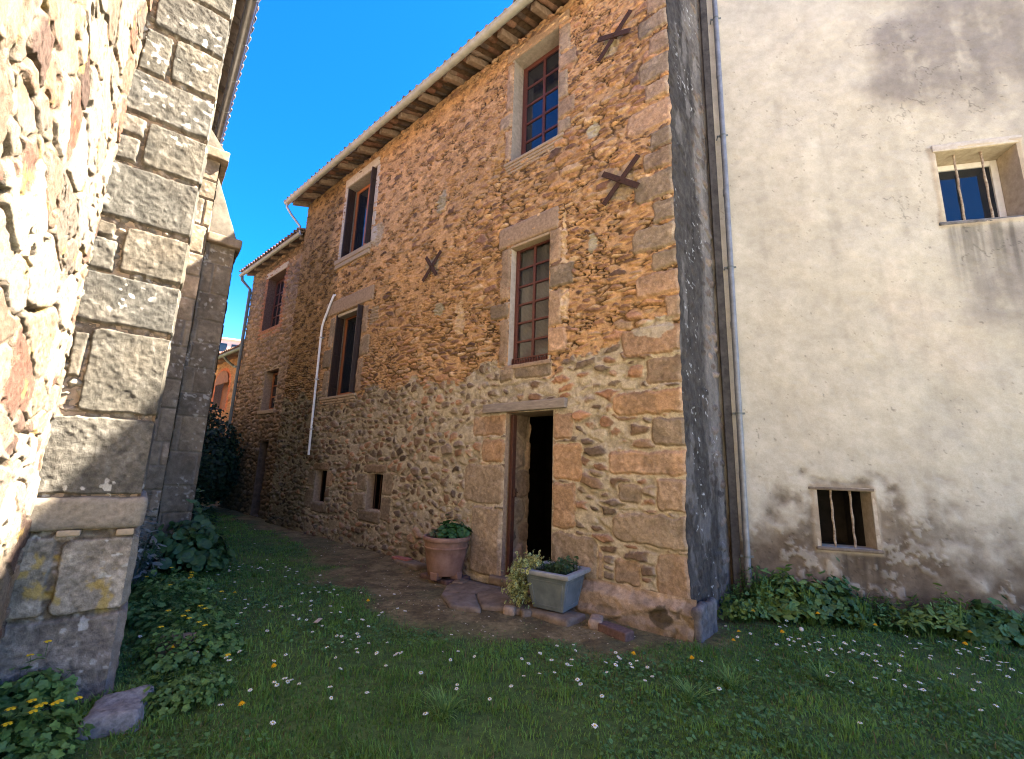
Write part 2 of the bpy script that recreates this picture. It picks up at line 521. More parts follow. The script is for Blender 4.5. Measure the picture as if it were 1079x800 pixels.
# ------------------------------------------------------------------ the place: wall frames (metres)
P = np.array([1.88, 4.82, 0.0])
dF = np.array([-.7482, .6635, 0]); nF = np.array([-.6635, -.7482, 0])
FR = Frame(P, dF, nF)                              # house front, u away from the near corner
GB = Frame(P, -nF, -dF)                            # its gable end, u = depth from the front
A = P - nF * 1.3
rR = np.array([.9662, -.2578, 0]); nR = np.array([-.2578, -.9662, 0])
RW = Frame(A, rR, nR)                              # the rendered gable wall
B = np.array([-2.69, 3.39, 0.0])
dC = np.array([.7761, .6306, 0]); nC = np.array([-.6306, .7761, 0])
BF = Frame(B, dC, -nC)                             # near buttress face, u = s
CW = Frame(B - dC * .54, nC, dC)                   # church long wall, u = t
H2F = Frame(P - nF * .25, dF, nF)                  # second house front
H3F = Frame(P - nF * 1.0, dF, nF)                  # third house front

# ------------------------------------------------------------------ ground
def dirt_mask(x, y):
    u = (x - P[0]) * dF[0] + (y - P[1]) * dF[1]; d = (x - P[0]) * nF[0] + (y - P[1]) * nF[1]
    lim = np.interp(u, [-1.2, -.4, 0, .45, 1.7, 3.0, 4.5, 7, 9, 12, 16], [-.2, .25, .55, 1.1, 1.65, 1.8, 1.55, .85, .45, .3, .3])
    n = (fbm(x * 2.2, y * 2.2, 4, 300) - .5) * 1.1
    return (1 - sst(-.30, .30, d - lim + n)) * sst(-.55, .0, u + n * .3)

def ground_z(x, y):
    return (fbm(x * .9, y * .9, 3, 310) - .5) * .05 + (fbm(x * 5, y * 5, 3, 311) - .5) * .02 - .005

gx = np.concatenate([np.linspace(-900, -40, 12), np.linspace(-38, -10, 15), gridspace(-9.5, 7.5, .05), np.linspace(8, 40, 17), np.linspace(60, 900, 12)])
gy = np.concatenate([np.linspace(-900, -40, 12), np.linspace(-38, -3, 18), gridspace(-2.5, 14.5, .05), np.linspace(15, 50, 18), np.linspace(70, 900, 12)])
X, Y = np.meshgrid(gx, gy, indexing='ij')
near = (1 - sst(8, 16, np.abs(X))) * (1 - sst(14, 20, np.abs(Y - 4)))
dm = dirt_mask(X, Y)
f1 = fbm(X * 6, Y * 6, 5, 320); f2 = fbm(X * 25, Y * 25, 3, 321)
dirtc = lerp(np.array([.088, .062, .026]), np.array([.25, .185, .085]), (sst(.3, .75, f1) * .7 + .3 * f2)[..., None])
dirtc = lerp(dirtc, np.array([.11, .10, .042]), (sst(.5, .65, fbm(X * 1.7, Y * 1.7, 3, 322)) * .7)[..., None])
grc = lerp(np.array([.040, .080, .020]), np.array([.090, .140, .040]), f1[..., None])
gcol = lerp(grc, dirtc, dm[..., None])
bounce_yard = sst(-.6, -1.8, Y + (fbm(X * .8, Y * .8, 3, 330) - .5) * 1.2) * (np.abs(X) < 70) * (Y > -70)      # unseen pale gravel added behind the camera to bounce sunlight
gcol = lerp(gcol, np.array([.56, .50, .41]) * (.8 + .4 * f2)[..., None], bounce_yard[..., None])
Zg = ground_z(X, Y) * near + (f2 - .5) * .02 * dm
V = np.stack([X, Y, Zg], -1).reshape(-1, 3)
n0, n1 = X.shape
idx = np.arange(n0 * n1).reshape(n0, n1)
F = np.stack([idx[:-1, :-1], idx[1:, :-1], idx[1:, 1:], idx[:-1, 1:]], -1).reshape(-1, 4)
tag(mesh_np("ground", V, F, M['ground'], col=gcol.reshape(-1, 3)), kind="structure")

# ------------------------------------------------------------------ main stone house
house = empty("stone_house", P, "tall stone house with orange upper masonry, iron crosses and an open dark doorway", "house")
OP = {  # openings (u0, u1, z0, z1)
    'door': (1.75, 2.60, .10, 2.37), 'w1': (1.75, 2.70, 6.57, 8.60), 'w2': (1.86, 2.61, 3.09, 5.03),
    'w3': (7.00, 8.36, 6.50, 8.50), 'w4': (7.00, 8.24, 3.04, 5.06), 's1': (7.83, 8.36, .70, 1.38), 's2': (5.66, 6.18, .72, 1.38)}
UP_PAL = [(.42, .25, .132), (.34, .19, .105), (.20, .115, .076), (.44, .31, .195), (.30, .17, .108), (.13, .080, .060), (.38, .22, .118), (.34, .24, .16), (.25, .145, .105), (.17, .11, .082)]
LO_PAL = [(.21, .14, .094), (.28, .165, .105), (.16, .112, .08), (.31, .205, .132), (.20, .152, .115), (.36, .20, .12), (.25, .19, .135), (.14, .102, .076)]
Q1 = (.32, .225, .15); Q2 = (.36, .235, .15); Q3 = (.28, .215, .15); Q4 = (.24, .185, .13); QO = (.40, .25, .145)
quoins = [(-.1, .36, .30, .76, Q1), (-.1, .88, .80, 1.14, Q3, .8), (-.1, .33, 1.19, 1.53, Q1), (-.1, .92, 1.56, 1.83, Q2, .5), (-.1, .37, 1.88, 2.20, Q4),
          (-.1, .86, 2.24, 2.52, QO, .8), (-.1, .42, 2.58, 2.90, Q1), (-.1, .72, 2.94, 3.28, Q2), (-.1, .17, 3.32, 3.60, Q1),
          (-.1, .52, 3.64, 3.94, Q2, .5), (-.1, .31, 3.97, 4.20, Q3), (-.1, .56, 4.23, 4.55, Q3, .5), (-.1, .28, 4.58, 4.86, Q4), (-.1, .52, 4.9, 5.26, Q3, .5),
          (-.1, .38, 5.3, 5.56, Q1), (-.1, .30, 5.6, 5.86, Q3), (-.1, .60, 5.90, 6.26, Q2, .5), (-.1, .34, 6.3, 6.58, Q1), (-.1, .42, 6.62, 6.95, Q4),
          (-.1, .26, 7.0, 7.3, Q1), (-.1, .40, 7.34, 7.62, Q3), (-.1, .28, 7.66, 7.96, Q1), (-.1, .46, 8.0, 8.36, Q2), (-.1, .3, 8.4, 8.8, Q3),
          # near the corner, lower part
          (.55, .85, .36, .62, Q1, .4), (1.0, 1.34, .34, .68, Q1, .5), (.50, .80, 1.24, 1.46, Q4, .6),
          # door surround
          (2.61, 3.28, 2.05, 2.35, Q2), (2.61, 3.06, 1.66, 2.00, QO), (2.61, 3.42, 1.06, 1.62, Q3), (2.61, 3.22, .08, 1.02, Q3, .25),
          (1.44, 1.745, 1.97, 2.32, Q2), (1.30, 1.745, 1.46, 1.93, QO), (1.38, 1.745, .86, 1.42, QO), (1.08, 1.745, .30, .82, Q4),
          # window surrounds
          (2.62, 2.82, 4.15, 5.03, Q1, .2), (2.62, 3.02, 3.86, 4.12, Q4), (2.62, 2.80, 3.10, 3.83, Q1, .2),
          (1.64, 1.855, 4.50, 5.02, Q1, .2), (1.44, 1.855, 4.12, 4.46, Q4), (1.62, 1.855, 3.56, 4.08, Q1, .3), (1.55, 1.855, 3.16, 3.52, Q2),
          (1.80, 2.46, 2.86, 3.07, Q4, .3), (2.48, 2.76, 2.84, 3.06, Q3),
          (1.52, 1.745, 8.05, 8.55, Q3, .2), (1.40, 1.745, 7.72, 8.02, Q1), (1.55, 1.745, 7.2, 7.69, Q3, .2), (1.42, 1.745, 6.85, 7.16, Q1), (1.5, 1.745, 6.6, 6.82, Q3),
          (2.705, 2.84, 7.6, 8.55, Q1, .2), (2.705, 2.98, 7.25, 7.55, Q3), (2.705, 2.84, 6.62, 7.2, Q1, .2),
          (8.25, 8.50, 3.05, 3.7, Q3), (8.25, 8.62, 3.75, 4.2, Q4), (8.25, 8.48, 4.25, 5.0, Q3), (6.76, 6.99, 3.05, 3.8, Q1), (6.6, 6.99, 3.85, 4.3, Q3), (6.75, 6.99, 4.35, 5.0, Q1),
          # small openings
          (5.56, 6.34, 1.39, 1.56, Q1, .6), (6.19, 6.55, 1.05, 1.37, Q4), (6.19, 6.62, .62, 1.02, Q3), (5.32, 5.655, 1.0, 1.4, Q3), (5.36, 5.655, .55, .97, Q4), (5.62, 6.4, .48, .71, Q4, .6),
          (7.75, 8.5, 1.39, 1.56, Q1, .6), (7.55, 7.825, 1.05, 1.36, Q2), (8.37, 8.7, 1.0, 1.36, Q3), (8.37, 8.75, .55, .96, Q4), (7.7, 8.4, .48, .69, Q4, .6)]
grey_spots = [(.72, 7.2, .05, .30, (.20, .11, .065), .45), (.66, 4.9, .06, .28, (.20, .11, .065), .4), (4.55, 4.88, .05, .26, (.20, .11, .065), .4), (.82, 7.62, .17, .20, (.36, .30, .21), .9), (.70, 5.30, .20, .22, (.33, .27, .19), .85), (4.62, 5.28, .20, .20, (.30, .25, .18), .8),
              (1.12, 6.35, .13, .15, (.36, .33, .25), .95), (1.13, 4.62, .09, .16, (.33, .31, .24), .95), (4.45, 6.55, .14, .25, (.30, .27, .20), .95), (4.35, 4.35, .16, .17, (.27, .25, .19), .9),
              (3.75, 4.05, .13, .34, (.50, .37, .24), .9), (1.60, 4.80, .045, .42, (.58, .44, .30), .95), (1.58, 3.85, .07, .28, (.58, .44, .30), .95), (1.50, 4.47, .17, .04, (.56, .43, .30), .9),
              (6.7, 6.6, .28, .30, (.33, .28, .21), .9), (6.5, 4.7, .2, .2, (.25, .21, .16), .8), (2.95, 6.9, .12, .5, (.38, .25, .13), .8), (.3, 3.25, .25, .12, (.42, .38, .30), .9)]

def arris(Z):
    return (fbm(Z * 2.6, Z * 0, 3, 15) - .35) * .045 + (fbm(Z * 13, Z * 0, 3, 16) - .5) * .03

def front_fn(U, Z):
    h1, c1, t1 = stones(U, Z, 21, .215, .064, UP_PAL, (.45, .285, .152), (.003, .011), .030, .012, .022, .05, .80, .34)
    h2, c2, t2 = stones(U, Z, 22, .32, .115, UP_PAL, (.45, .285, .152), (.004, .012), .032, .014, .025, .0, .70, .28)
    bigm = sst(.56, .64, fbm(U * 1.2, Z * 1.8, 3, 40))
    h1 = lerp(h1, h2, bigm); c1 = lerp(c1, c2, bigm[..., None])
    h2, c2, t2 = stones(U, Z, 23, .15, .050, UP_PAL, (.45, .285, .152), (.002, .008), .022, .010, .020, .04, .9, .3)
    smm = sst(.55, .60, fbm(U * 1.7, Z * 2.6, 3, 39)); h1 = lerp(h1, h2, smm); c1 = lerp(c1, c2, smm[..., None])
    # left upper part: clay mortar smeared over most of the stones
    sm = sst(2.6, 4.6, U + (fbm(U * 1.5, Z * 1.5, 3, 41) - .5) * 2.4) * sst(3.6, 5.0, Z + (fbm(U, Z, 3, 46) - .5) * 2)
    cover = sm * sst(.42, .58, fbm(U * 6.5, Z * 12, 4, 42))
    cl = np.array([.45, .278, .145]) * (.62 + .76 * fbm(U * 5, Z * 6, 5, 43))[..., None]
    c1 = c1 * lerp(1.0, .74, sm)[..., None]; c1 = lerp(c1, cl, (cover * .90)[..., None]); h1 = h1 * (1 - .65 * cover) + cover * .016 * fbm(U * 9, Z * 12, 4, 44)
    # lower part: rounded stones in wide pale mortar
    h3, c3, t3 = stones(U, Z, 31, .175, .125, LO_PAL, (.46, .40, .305), (.010, .028), .034, .014, .022, .16, .25, .33, .45)
    h4, c4, t4 = stones(U, Z, 32, .30, .12, LO_PAL, (.46, .40, .305), (.009, .026), .034, .014, .022, .16, .25, .30, .45)
    sw = sst(2.8, 3.6, U + (fbm(U * 2, Z * 2, 3, 45) - .5) * 1.5)
    h3 = lerp(h4, h3, sw); c3 = lerp(c4, c3, sw[..., None]) * np.array([.92, .92, .90])
    zb = 3.10 + (fbm(U * 2.2, U * 0, 4, 47) - .5) * .5 + (fbm(U * 11, Z * 11, 3, 48) - .5) * .16 + .12 * sst(.9, .2, U) - .16 * sst(1.6, 1.75, U) * (1 - sst(2.7, 2.9, U))
    lo = 1 - sst(-.02, .02, Z - zb)
    h = lerp(h1, h3 + .012, lo); c = lerp(c1, c3, lo[..., None])
    spk = fbm(U * 60, Z * 60, 2, 49)
    h, c = blocks(U, Z, h, c, [q for q in quoins if q[3] > 3.2], 5, None, .014, .030, .030)
    h, c = blocks(U, Z, h, c, [q for q in quoins if q[3] <= 3.2], 6, (.44, .38, .29), .012, .026, .034)
    c = c * (.80 + .40 * spk)[..., None]
    mk = sst(0, .05, Z - zb)
    c = patches(U, Z, c, grey_spots, 61)
    c = c * np.array([1.08, 1.08, 1.05])
    # lime runs, a darker lower left, and grime mixed with painted lane shade
    lime = sst(.60, .74, fbm(U * 3.2, Z * 3.2, 4, 62)) * lo * .5
    c = lerp(c, np.array([.37, .32, .235]), lime[..., None] * .45)
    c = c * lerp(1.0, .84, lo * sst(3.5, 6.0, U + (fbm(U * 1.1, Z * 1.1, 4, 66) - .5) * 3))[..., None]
    grime_shade = sst(8.2, 9.2, U + (fbm(U * 1.6, Z * 1.1, 4, 63) - .5) * 1.6)  # far-left grime, deepened to paint in the lane's dimmer light
    c = c * lerp(1.0, .5, grime_shade)[..., None] * lerp(np.ones(3), np.array([.97, 1.0, .9]), grime_shade[..., None])
    damp = (1 - sst(.1, .8, Z + (fbm(U * 2, Z * 2, 4, 64) - .5) * .9)) * sst(2.9, 3.4, U)
    c = c * lerp(1.0, .72, damp)[..., None]
    c = c * (.86 + .28 * fbm(U * .7, Z * .7, 3, 65))[..., None]
    return h * sst(0, .05, U + .02), c

us = gridspace(0, 10.7, lambda u: .0095 + .0011 * u, [v for o in OP.values() for v in o[:2]])
zs = gridspace(0 - .05, 8.95, .0105, [v for o in OP.values() for v in o[2:]])
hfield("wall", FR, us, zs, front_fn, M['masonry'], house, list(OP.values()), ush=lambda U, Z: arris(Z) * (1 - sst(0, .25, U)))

def reveal(fr, o, depth, mat, parent, name="window_reveal", back=None):
    """the four sides of an opening as thin solid slabs behind the wall face"""
    u0, u1, z0, z1 = o; t = .04
    g = G()
    g.box(fr, u0 - t, u0, -depth, -.001, z0 - t, z1 + t).box(fr, u1, u1 + t, -depth, -.001, z0 - t, z1 + t)
    g.box(fr, u0, u1, -depth, -.001, z0 - t, z0).box(fr, u0, u1, -depth, -.001, z1, z1 + t)
    ob = g.build(name, mat, parent)
    if back:
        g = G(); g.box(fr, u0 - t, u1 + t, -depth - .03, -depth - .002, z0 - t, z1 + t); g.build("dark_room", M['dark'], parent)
    return ob

def vent_room(fr, o, d, parent, m=.7, dep=1.2):
    u0, u1, z0, z1 = o[0] - m, o[1] + m, max(.02, o[2] - m), o[3] + m
    g = G(); t = .03
    g.box(fr, u0, u1, d - dep - t, d - dep, z0, z1).box(fr, u0 - t, u0, d - dep, d, z0, z1).box(fr, u1, u1 + t, d - dep, d, z0, z1)
    g.box(fr, u0, u1, d - dep, d, z1, z1 + t).box(fr, u0, u1, d - dep, d, z0 - t, z0)
    g.build("dark_room", M['dark'], parent)

def casement(fr, o, d, cols, rows, mat, glass, root, fw=.055, mw_=.024, name="window", two=False, railing=False, handle=None):
    """frame at depth d inside the opening"""
    u0, u1, z0, z1 = o
    g = G()
    g.box(fr, u0, u0 + fw, d - .05, d, z0, z1).box(fr, u1 - fw, u1, d - .05, d, z0, z1)
    g.box(fr, u0 + fw, u1 - fw, d - .05, d - .001, z1 - fw, z1).box(fr, u0 + fw, u1 - fw, d - .05, d - .001, z0, z0 + fw * 1.2)
    w = g.build(name, mat, root, bevel=.004)
    gu0, gu1, gz0, gz1 = u0 + fw, u1 - fw, z0 + fw * 1.2, z1 - fw
    g = G()
    for i in range(1, cols):
        x = gu0 + (gu1 - gu0) * i / cols; hw = mw_ * (.8 if not two else 1.4)
        g.box(fr, x - hw, x + hw, d - .042, d - .006, gz0, gz1)
    for j in range(1, rows):
        y = gz0 + (gz1 - gz0) * j / rows
        g.box(fr, gu0, gu1, d - .040, d - .009, y - mw_ * .6, y + mw_ * .6)
    if g.v: g.build("glazing_bar", mat, w, bevel=.002)
    g = G(); g.box(fr, gu0 - .006, gu1 + .006, d - .032, d - .026, gz0 - .006, gz1 + .006); g.build("pane", glass, w)
    return w

def sill(fr, u0, u1, z0, z1, out, mat, w, steps=3, depth=.12):
    g = G()
    for k in range(steps):
        a = z0 + (z1 - z0) * k / steps; b = z0 + (z1 - z0) * (k + 1) / steps - (.008 if k < steps - 1 else 0)
        ex = .02 * (steps - 1 - k)
        g.box(fr, u0 + ex, u1 - ex, -depth, out - .012 * (steps - 1 - k), a, b)
    return g.build("sill", mat, w, bevel=.008, rough=.006, cuts=2, rscale=12)

def slab(fr, u0, u1, d0, d1, z0, z1, name, mat, parent, bev=.018, rough=.012, cuts=3, rscale=8):
    g = G(); g.box(fr, u0, u1, d0, d1, z0, z1)
    return g.build(name, mat, parent, bevel=bev, rough=rough, cuts=cuts, rscale=rscale)

# --- upper right window
reveal(FR, OP['w1'], .50, M['jambstone'], house, back=True)
w = casement(FR, (1.76, 2.69, 6.60, 8.59), -.24, 2, 5, M['redpaint'], M['glass'], house, .085, .030)
slab(FR, 1.55, 2.86, -.15, .02, 8.605, 8.80, "lintel", M['lintel'], w)
sill(FR, 1.62, 2.82, 6.36, 6.565, .045, M['sillstone'], w, 4)
# --- middle window with net curtain
reveal(FR, OP['w2'], .45, M['cement'], house, back=True)
w = casement(FR, (1.87, 2.60, 3.10, 5.02), -.11, 2, 6, M['redpaint'], M['clearglass'], house, .060, .026)
w["label"] = "tall red-brown window with a net curtain"
g = G(); us_ = np.linspace(1.93, 2.54, 40)
for a, b in zip(us_[:-1], us_[1:]):
    g.box(FR, a, b, -.20 + .008 * math.sin(a * 40), -.197 + .008 * math.sin(a * 40), 3.15, 4.97)
g.build("net_curtain", M['curtain'], w)
g = G()
for k in range(15):
    x = 1.89 + k * .049
    g.box(FR, x, x + .016, -.085, -.070, 3.10, 3.19)
g.box(FR, 1.88, 2.59, -.088, -.066, 3.185, 3.20)
g.build("low_railing", M['redpaint'], w)
slab(FR, 1.70, 2.87, -.12, .035, 5.035, 5.39, "lintel", M['lintel'], w, .03, .014)
slab(FR, 1.86, 2.62, -.12, .02, 4.985, 5.028, "lintel_moulding", M['sillstone'], w, .01, .006)
slab(FR, 1.80, 2.66, -.10, .03, 3.02, 3.085, "sill", M['lintel'], w, .012, .008)
# --- two shuttered windows
for key, lz in (('w3', .20), ('w4', .10)):
    o = OP[key]
    reveal(FR, o, .50, M['grey_cement'] if key == 'w3' else M['lintel'], house, back=True)
    w = casement(FR, (o[0] + .05, o[1] - .05, o[2] + .02, o[3] - .02), -.22, 2, 1, M['orangewood'], M['glass'], house, .075, .05, two=True)
    for side in (0, 1):
        g = G()
        if side == 0:      # near leaf folded back past the jamb, its edge standing proud of the wall
            fr2 = FR.sub(o[0] + .03, -.19, 0, R(84))
            fr2.u = fr2.u * 1.0
        else:
            fr2 = FR.sub(o[1] - .03, -.19, 0, R(94))
        wd = .30 if side == 0 else .20
        for k in range(5):
            g.box(fr2, wd * k / 5, wd * (k + 1) / 5 - .004, -.016, .016, o[2] + .01, o[3] - .03)
        for zz in (o[2] + .25, (o[2] + o[3]) / 2, o[3] - .35):
            g.box(fr2, .02, wd - .02, -.032, .032, zz, zz + .08)
        g.build("shutter", M['darkwood'], w, bevel=.003)
    if key == 'w3':
        slab(FR, 6.90, 8.46, -.20, .03, 8.505, 8.74, "lintel", M['cement'], w, .012, .008)
        sill(FR, 6.92, 8.52, 6.26, 6.495, .07, M['sillstone'], w, 2)
        slab(FR, 8.362, 8.47, -.10, .015, 6.5, 8.50, "jamb", M['cement'], w, .01, .006)
        slab(FR, 6.86, 6.998, -.10, .015, 6.9, 8.50, "jamb", M['cement'], w, .01, .010)
        slab(FR, 6.72, 6.998, -.10, .02, 6.50, 6.89, "jamb", M['cement'], w, .05, .02)
    else:
        slab(FR, 6.62, 8.75, -.18, .03, 5.07, 5.42, "lintel", M['lintel'], w, .02, .014)
        slab(FR, 7.0, 8.2, -.20, -.02, 4.985, 5.055, "lintel_moulding", M['cement'], w, .01, .005)
        sill(FR, 6.92, 8.50, 2.80, 3.035, .06, M['sillstone'], w, 4)
# --- small barred openings
for key in ('s1', 's2'):
    o = OP[key]
    reveal(FR, o, .16, M['lintel'], house, name="vent_opening")
    vent_room(FR, o, -.163, house)
    g = G()
    for k in (0.42, .75):
        x = o[0] + (o[1] - o[0]) * k
        g.tube([FR.pt(x, -.11, o[2]), FR.pt(x, -.11, o[3])], .012, 6)
    g.build("window_bar", M['rust'], house)
# --- doorway
o = OP['door']
g = G(); t = .05
g.box(FR, o[1], o[1] + t, -.53, -.001, 0, o[3] + t).box(FR, o[0] - t, o[0], -.53, -.001, 0, o[3] + t)
g.box(FR, o[0], o[1], -.53, -.001, o[3], o[3] + t).box(FR, o[0], o[1], -.53, -.001, 0, .10)
g.build("door_reveal", M['lintel'], house)
def jamb_fn(U, Z):
    h, c, tt = stones(U, Z, 77, .42, .40, [(.26, .19, .13), (.30, .22, .15), (.22, .17, .12)], (.32, .25, .17), (.014, .03), .03, .03, .03)
    return h, c
JF = Frame(FR.pt(o[1] - .004, 0, 0), -nF, -dF)
hfield("door_jamb", JF, gridspace(.12, .53, .012), gridspace(.10, 2.37, .014), jamb_fn, M['masonry'], house, d0=.012)
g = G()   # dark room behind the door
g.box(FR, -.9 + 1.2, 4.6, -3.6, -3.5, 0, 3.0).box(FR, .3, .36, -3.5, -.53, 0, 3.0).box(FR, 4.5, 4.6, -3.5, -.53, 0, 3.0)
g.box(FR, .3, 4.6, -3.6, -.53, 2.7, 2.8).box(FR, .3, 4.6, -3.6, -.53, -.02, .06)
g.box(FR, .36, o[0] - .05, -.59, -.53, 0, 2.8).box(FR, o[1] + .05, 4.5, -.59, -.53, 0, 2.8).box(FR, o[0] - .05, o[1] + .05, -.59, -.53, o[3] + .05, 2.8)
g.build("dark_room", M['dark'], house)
g = G()
g.box(FR, o[1] - .085, o[1] - .03, -.15, -.07, .10, o[3] - .02)
df = g.build("door_frame", M['doorpaint'], house, bevel=.004)
g = G(); g.box(FR, o[1] - .14, o[1] - .10, -.12, -.09, 1.18, 1.30); g.tube([FR.pt(o[1] - .13, -.105, 1.25), FR.pt(o[1] - .19, -.08, 1.25)], .010, 6)
g.build("door_latch", M['rust'], df)
slab(FR, 1.52, 3.03, -.20, .075, 2.385, 2.515, "door_lintel", M['greywood'], house, .008, .006, 3, 6)
slab(FR, 1.76, 2.74, -.42, .10, .01, .125, "door_sill", M['flag'], house, .02, .015)
# --- plinth at the near corner
def plinth_fn(U, Z):
    h, c, tt = stones(U, Z, 88, .9, .5, [(.24, .18, .118), (.20, .15, .10), (.27, .20, .135)], (.26, .205, .14), (.004, .010), .016, .02, .03, 0, .5)
    c = c * (.6 + .8 * fbm(U * 6, Z * 9, 5, 92))[..., None]; h = h + (fbm(U * 9, Z * 12, 4, 93) - .5) * .03
    c = patches(U, Z, c, [(.30, .14, .13, .10, (.07, .055, .03), .9), (.9, .1, .15, .05, (.12, .09, .05), .6)], 90)
    return h + .10 * sst(.34, .22, Z + (fbm(U * 4, Z * 4, 3, 91) - .5) * .06) + .035 * sst(.12, .05, Z), c
hfield("plinth", FR, gridspace(-.06, 1.62, .012), gridspace(-.08, .36, .010), plinth_fn, M['masonry'], house, d0=.02, fade=False)

# --- gable end, blackened render with white lichen
def gable_fn(U, Z):
    h, c, tt = stones(U, Z, 101, .30, .13, [(.125, .096, .075), (.16, .124, .096), (.085, .072, .062)], (.135, .121, .106), (.008, .03), .020, .02, .03, .4)
    n = fbm(U * 3, Z * 1.2, 5, 102)
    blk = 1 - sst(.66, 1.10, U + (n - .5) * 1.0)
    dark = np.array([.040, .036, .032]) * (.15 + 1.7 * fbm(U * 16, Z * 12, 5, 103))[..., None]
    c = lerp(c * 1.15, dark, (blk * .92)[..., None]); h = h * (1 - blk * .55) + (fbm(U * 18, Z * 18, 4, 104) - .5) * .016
    lz = sst(.70, .78, fbm(U * 17, Z * 30, 4, 105)) * sst(.50, .66, fbm(U * 2.8, Z * 1.6, 4, 106))
    run = sst(.55, .8, fbm(U * 7, Z * .9, 3, 107)); c = c * (1 - .35 * run)[..., None]; c = lerp(c, np.array([.20, .185, .17]), (sst(.58, .72, fbm(U * 5, Z * 2, 4, 108)) * .45)[..., None])
    c = lerp(c, np.array([.42, .43, .42]), (lz * .85)[..., None])
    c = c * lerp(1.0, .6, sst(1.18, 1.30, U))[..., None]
    return h * sst(0, .06, U) - arris(Z) * (1 - sst(0, .2, U)), c
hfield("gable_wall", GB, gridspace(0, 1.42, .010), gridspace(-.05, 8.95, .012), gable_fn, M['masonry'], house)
g = G()
g.add([GB.pt(0, 0, 8.94), GB.pt(7.6, 0, 8.94), GB.pt(3.8, 0, 10.6), GB.pt(0, -.05, 8.94), GB.pt(7.6, -.05, 8.94), GB.pt(3.8, -.05, 10.6)], [(0, 1, 2), (5, 4, 3), (0, 3, 4, 1), (1, 4, 5, 2), (2, 5, 3, 0)])
g.build("gable_top", M['grey_cement'], house)
slab(FR, -.085, .0, -.42, .125, -.06, .315, "corner_stone", flat_mat("corner_block", (.045, .042, .042), (.17, .155, .145), .95, 11, .8, .01), house, .035, .035, 5, 9).location = tuple(np.array([0., 0, 0]) - dF * .03)
# --- other walls of the house body (not seen from the front)
g = G()
g.box(FR, .02, 10.68, -7.6, -7.3, 0, 8.9).box(FR, 10.4, 10.69, -7.3, -.08, 0, 8.9).box(FR, .06, .3, -7.3, -1.45, 0, 8.9)
g.build("rear_wall", M['lintel'], house)
# --- eave
def roof_fn(period, amp, seed):
    def f(S, Uu):
        ph = Uu / period; k = np.floor(ph); q = ph - k
        row = np.floor(S / .34); rq = S / .34 - row
        wob = hsh(k.astype(np.int64), row.astype(np.int64), seed)
        h = amp * np.sin(np.pi * np.clip(q * 1.5, 0, 1)) * (1 - .12 * rq) - amp * .5 * sst(.67, .72, q) + .028 * (1 - rq) + (wob - .5) * .02
        pal = pick([(.20, .105, .07), (.26, .15, .10), (.15, .10, .08), (.23, .17, .13), (.12, .09, .075)], wob)
        c = pal * (.7 + .6 * fbm(S * 9, Uu * 9, 4, seed + 3))[..., None]
        return h, c
    return f
def tile_roof(name, fr, u0, u1, deave, zeave, drid, zrid, parent, seed, step=.024):
    """one slope of canal tiles from the eave line up to the ridge"""
    L = math.hypot(deave - drid, zrid - zeave)
    su = gridspace(0, L, .055); uu = gridspace(u0, u1, step)
    S, Uu = np.meshgrid(su, uu, indexing='ij')
    h, c = roof_fn(.215, .055, seed)(S, Uu)
    dd, dz = (drid - deave) / L, (zrid - zeave) / L
    nd, nz = (-dz, dd) if dd > 0 else (dz, -dd)
    nd, nz = (dz * (1 if deave > drid else -1), abs(dd))
    V = fr.p(Uu, deave + S * dd + h * nd, zeave + S * dz + h * nz).reshape(-1, 3)
    a, b = S.shape; idx = np.arange(a * b).reshape(a, b)
    F = np.stack([idx[:-1, :-1], idx[1:, :-1], idx[1:, 1:], idx[:-1, 1:]], -1).reshape(-1, 4)
    o = mesh_np(name, V, F, M['tile'], parent, col=c.reshape(-1, 3))
    md = o.modifiers.new("thick", 'SOLIDIFY'); md.thickness = .022; md.offset = -1
    return o
EZ, ED = 8.86, .50
roof = tile_roof("roof", FR, -.12, 11.05, ED + .045, EZ + .028, -3.8, 10.75, house, 401)
tile_roof("roof", FR, -.12, 11.05, -8.1, EZ + .075, -3.8, 10.75, house, 402, .05)
def gutter(fr, u0, u1, d, z, r, mat, parent, sag=0.0):
    g = G(); n = 12
    prof = lambda u: [fr.pt(u, d + r * math.cos(math.pi + math.pi * k / n), z + r * math.sin(math.pi + math.pi * k / n)) for k in range(n + 1)] + \
        [fr.pt(u, d + (r - .006) * math.cos(2 * math.pi - math.pi * k / n), z + (r - .006) * math.sin(2 * math.pi - math.pi * k / n)) for k in range(n + 1)]
    g.sweep(prof, list(np.linspace(u0, u1, 12)))
    g.tube([fr.pt(u0, d + r, z), fr.pt(u1, d + r, z)], .012, 8)
    o = g.build("gutter", mat, parent, smooth=True)
    k = u0 + .3
    while k < u1:
        g = G()
        ring = lambda uu: [fr.pt(uu, d + (r + .004) * math.cos(math.pi + math.pi * j / n), z + (r + .004) * math.sin(math.pi + math.pi * j / n)) for j in range(n + 1)] + \
            [fr.pt(uu, d + (r + .0005) * math.cos(2 * math.pi - math.pi * j / n), z + (r + .0005) * math.sin(2 * math.pi - math.pi * j / n)) for j in range(n + 1)]
        g.sweep(ring, [k, k + .025]); k += .9
        g.build("gutter_bracket", mat, o)
    return o
gut = gutter(FR, -.15, 10.98, ED + .02, EZ, .075, M['gutter'], house)
g = G()   # boards under the tiles
for k in range(4):
    d0 = -.10 + k * .155; d1 = d0 + .150
    zf = lambda d: EZ + .05 + (ED - d) * .40
    g.hexa([FR.pt(u, d, zf(d) + dz) for u in (-.08, 10.98) for d in (d0, d1) for dz in (0, .02)])
g.build("eave_board", M['soffit'], roof)
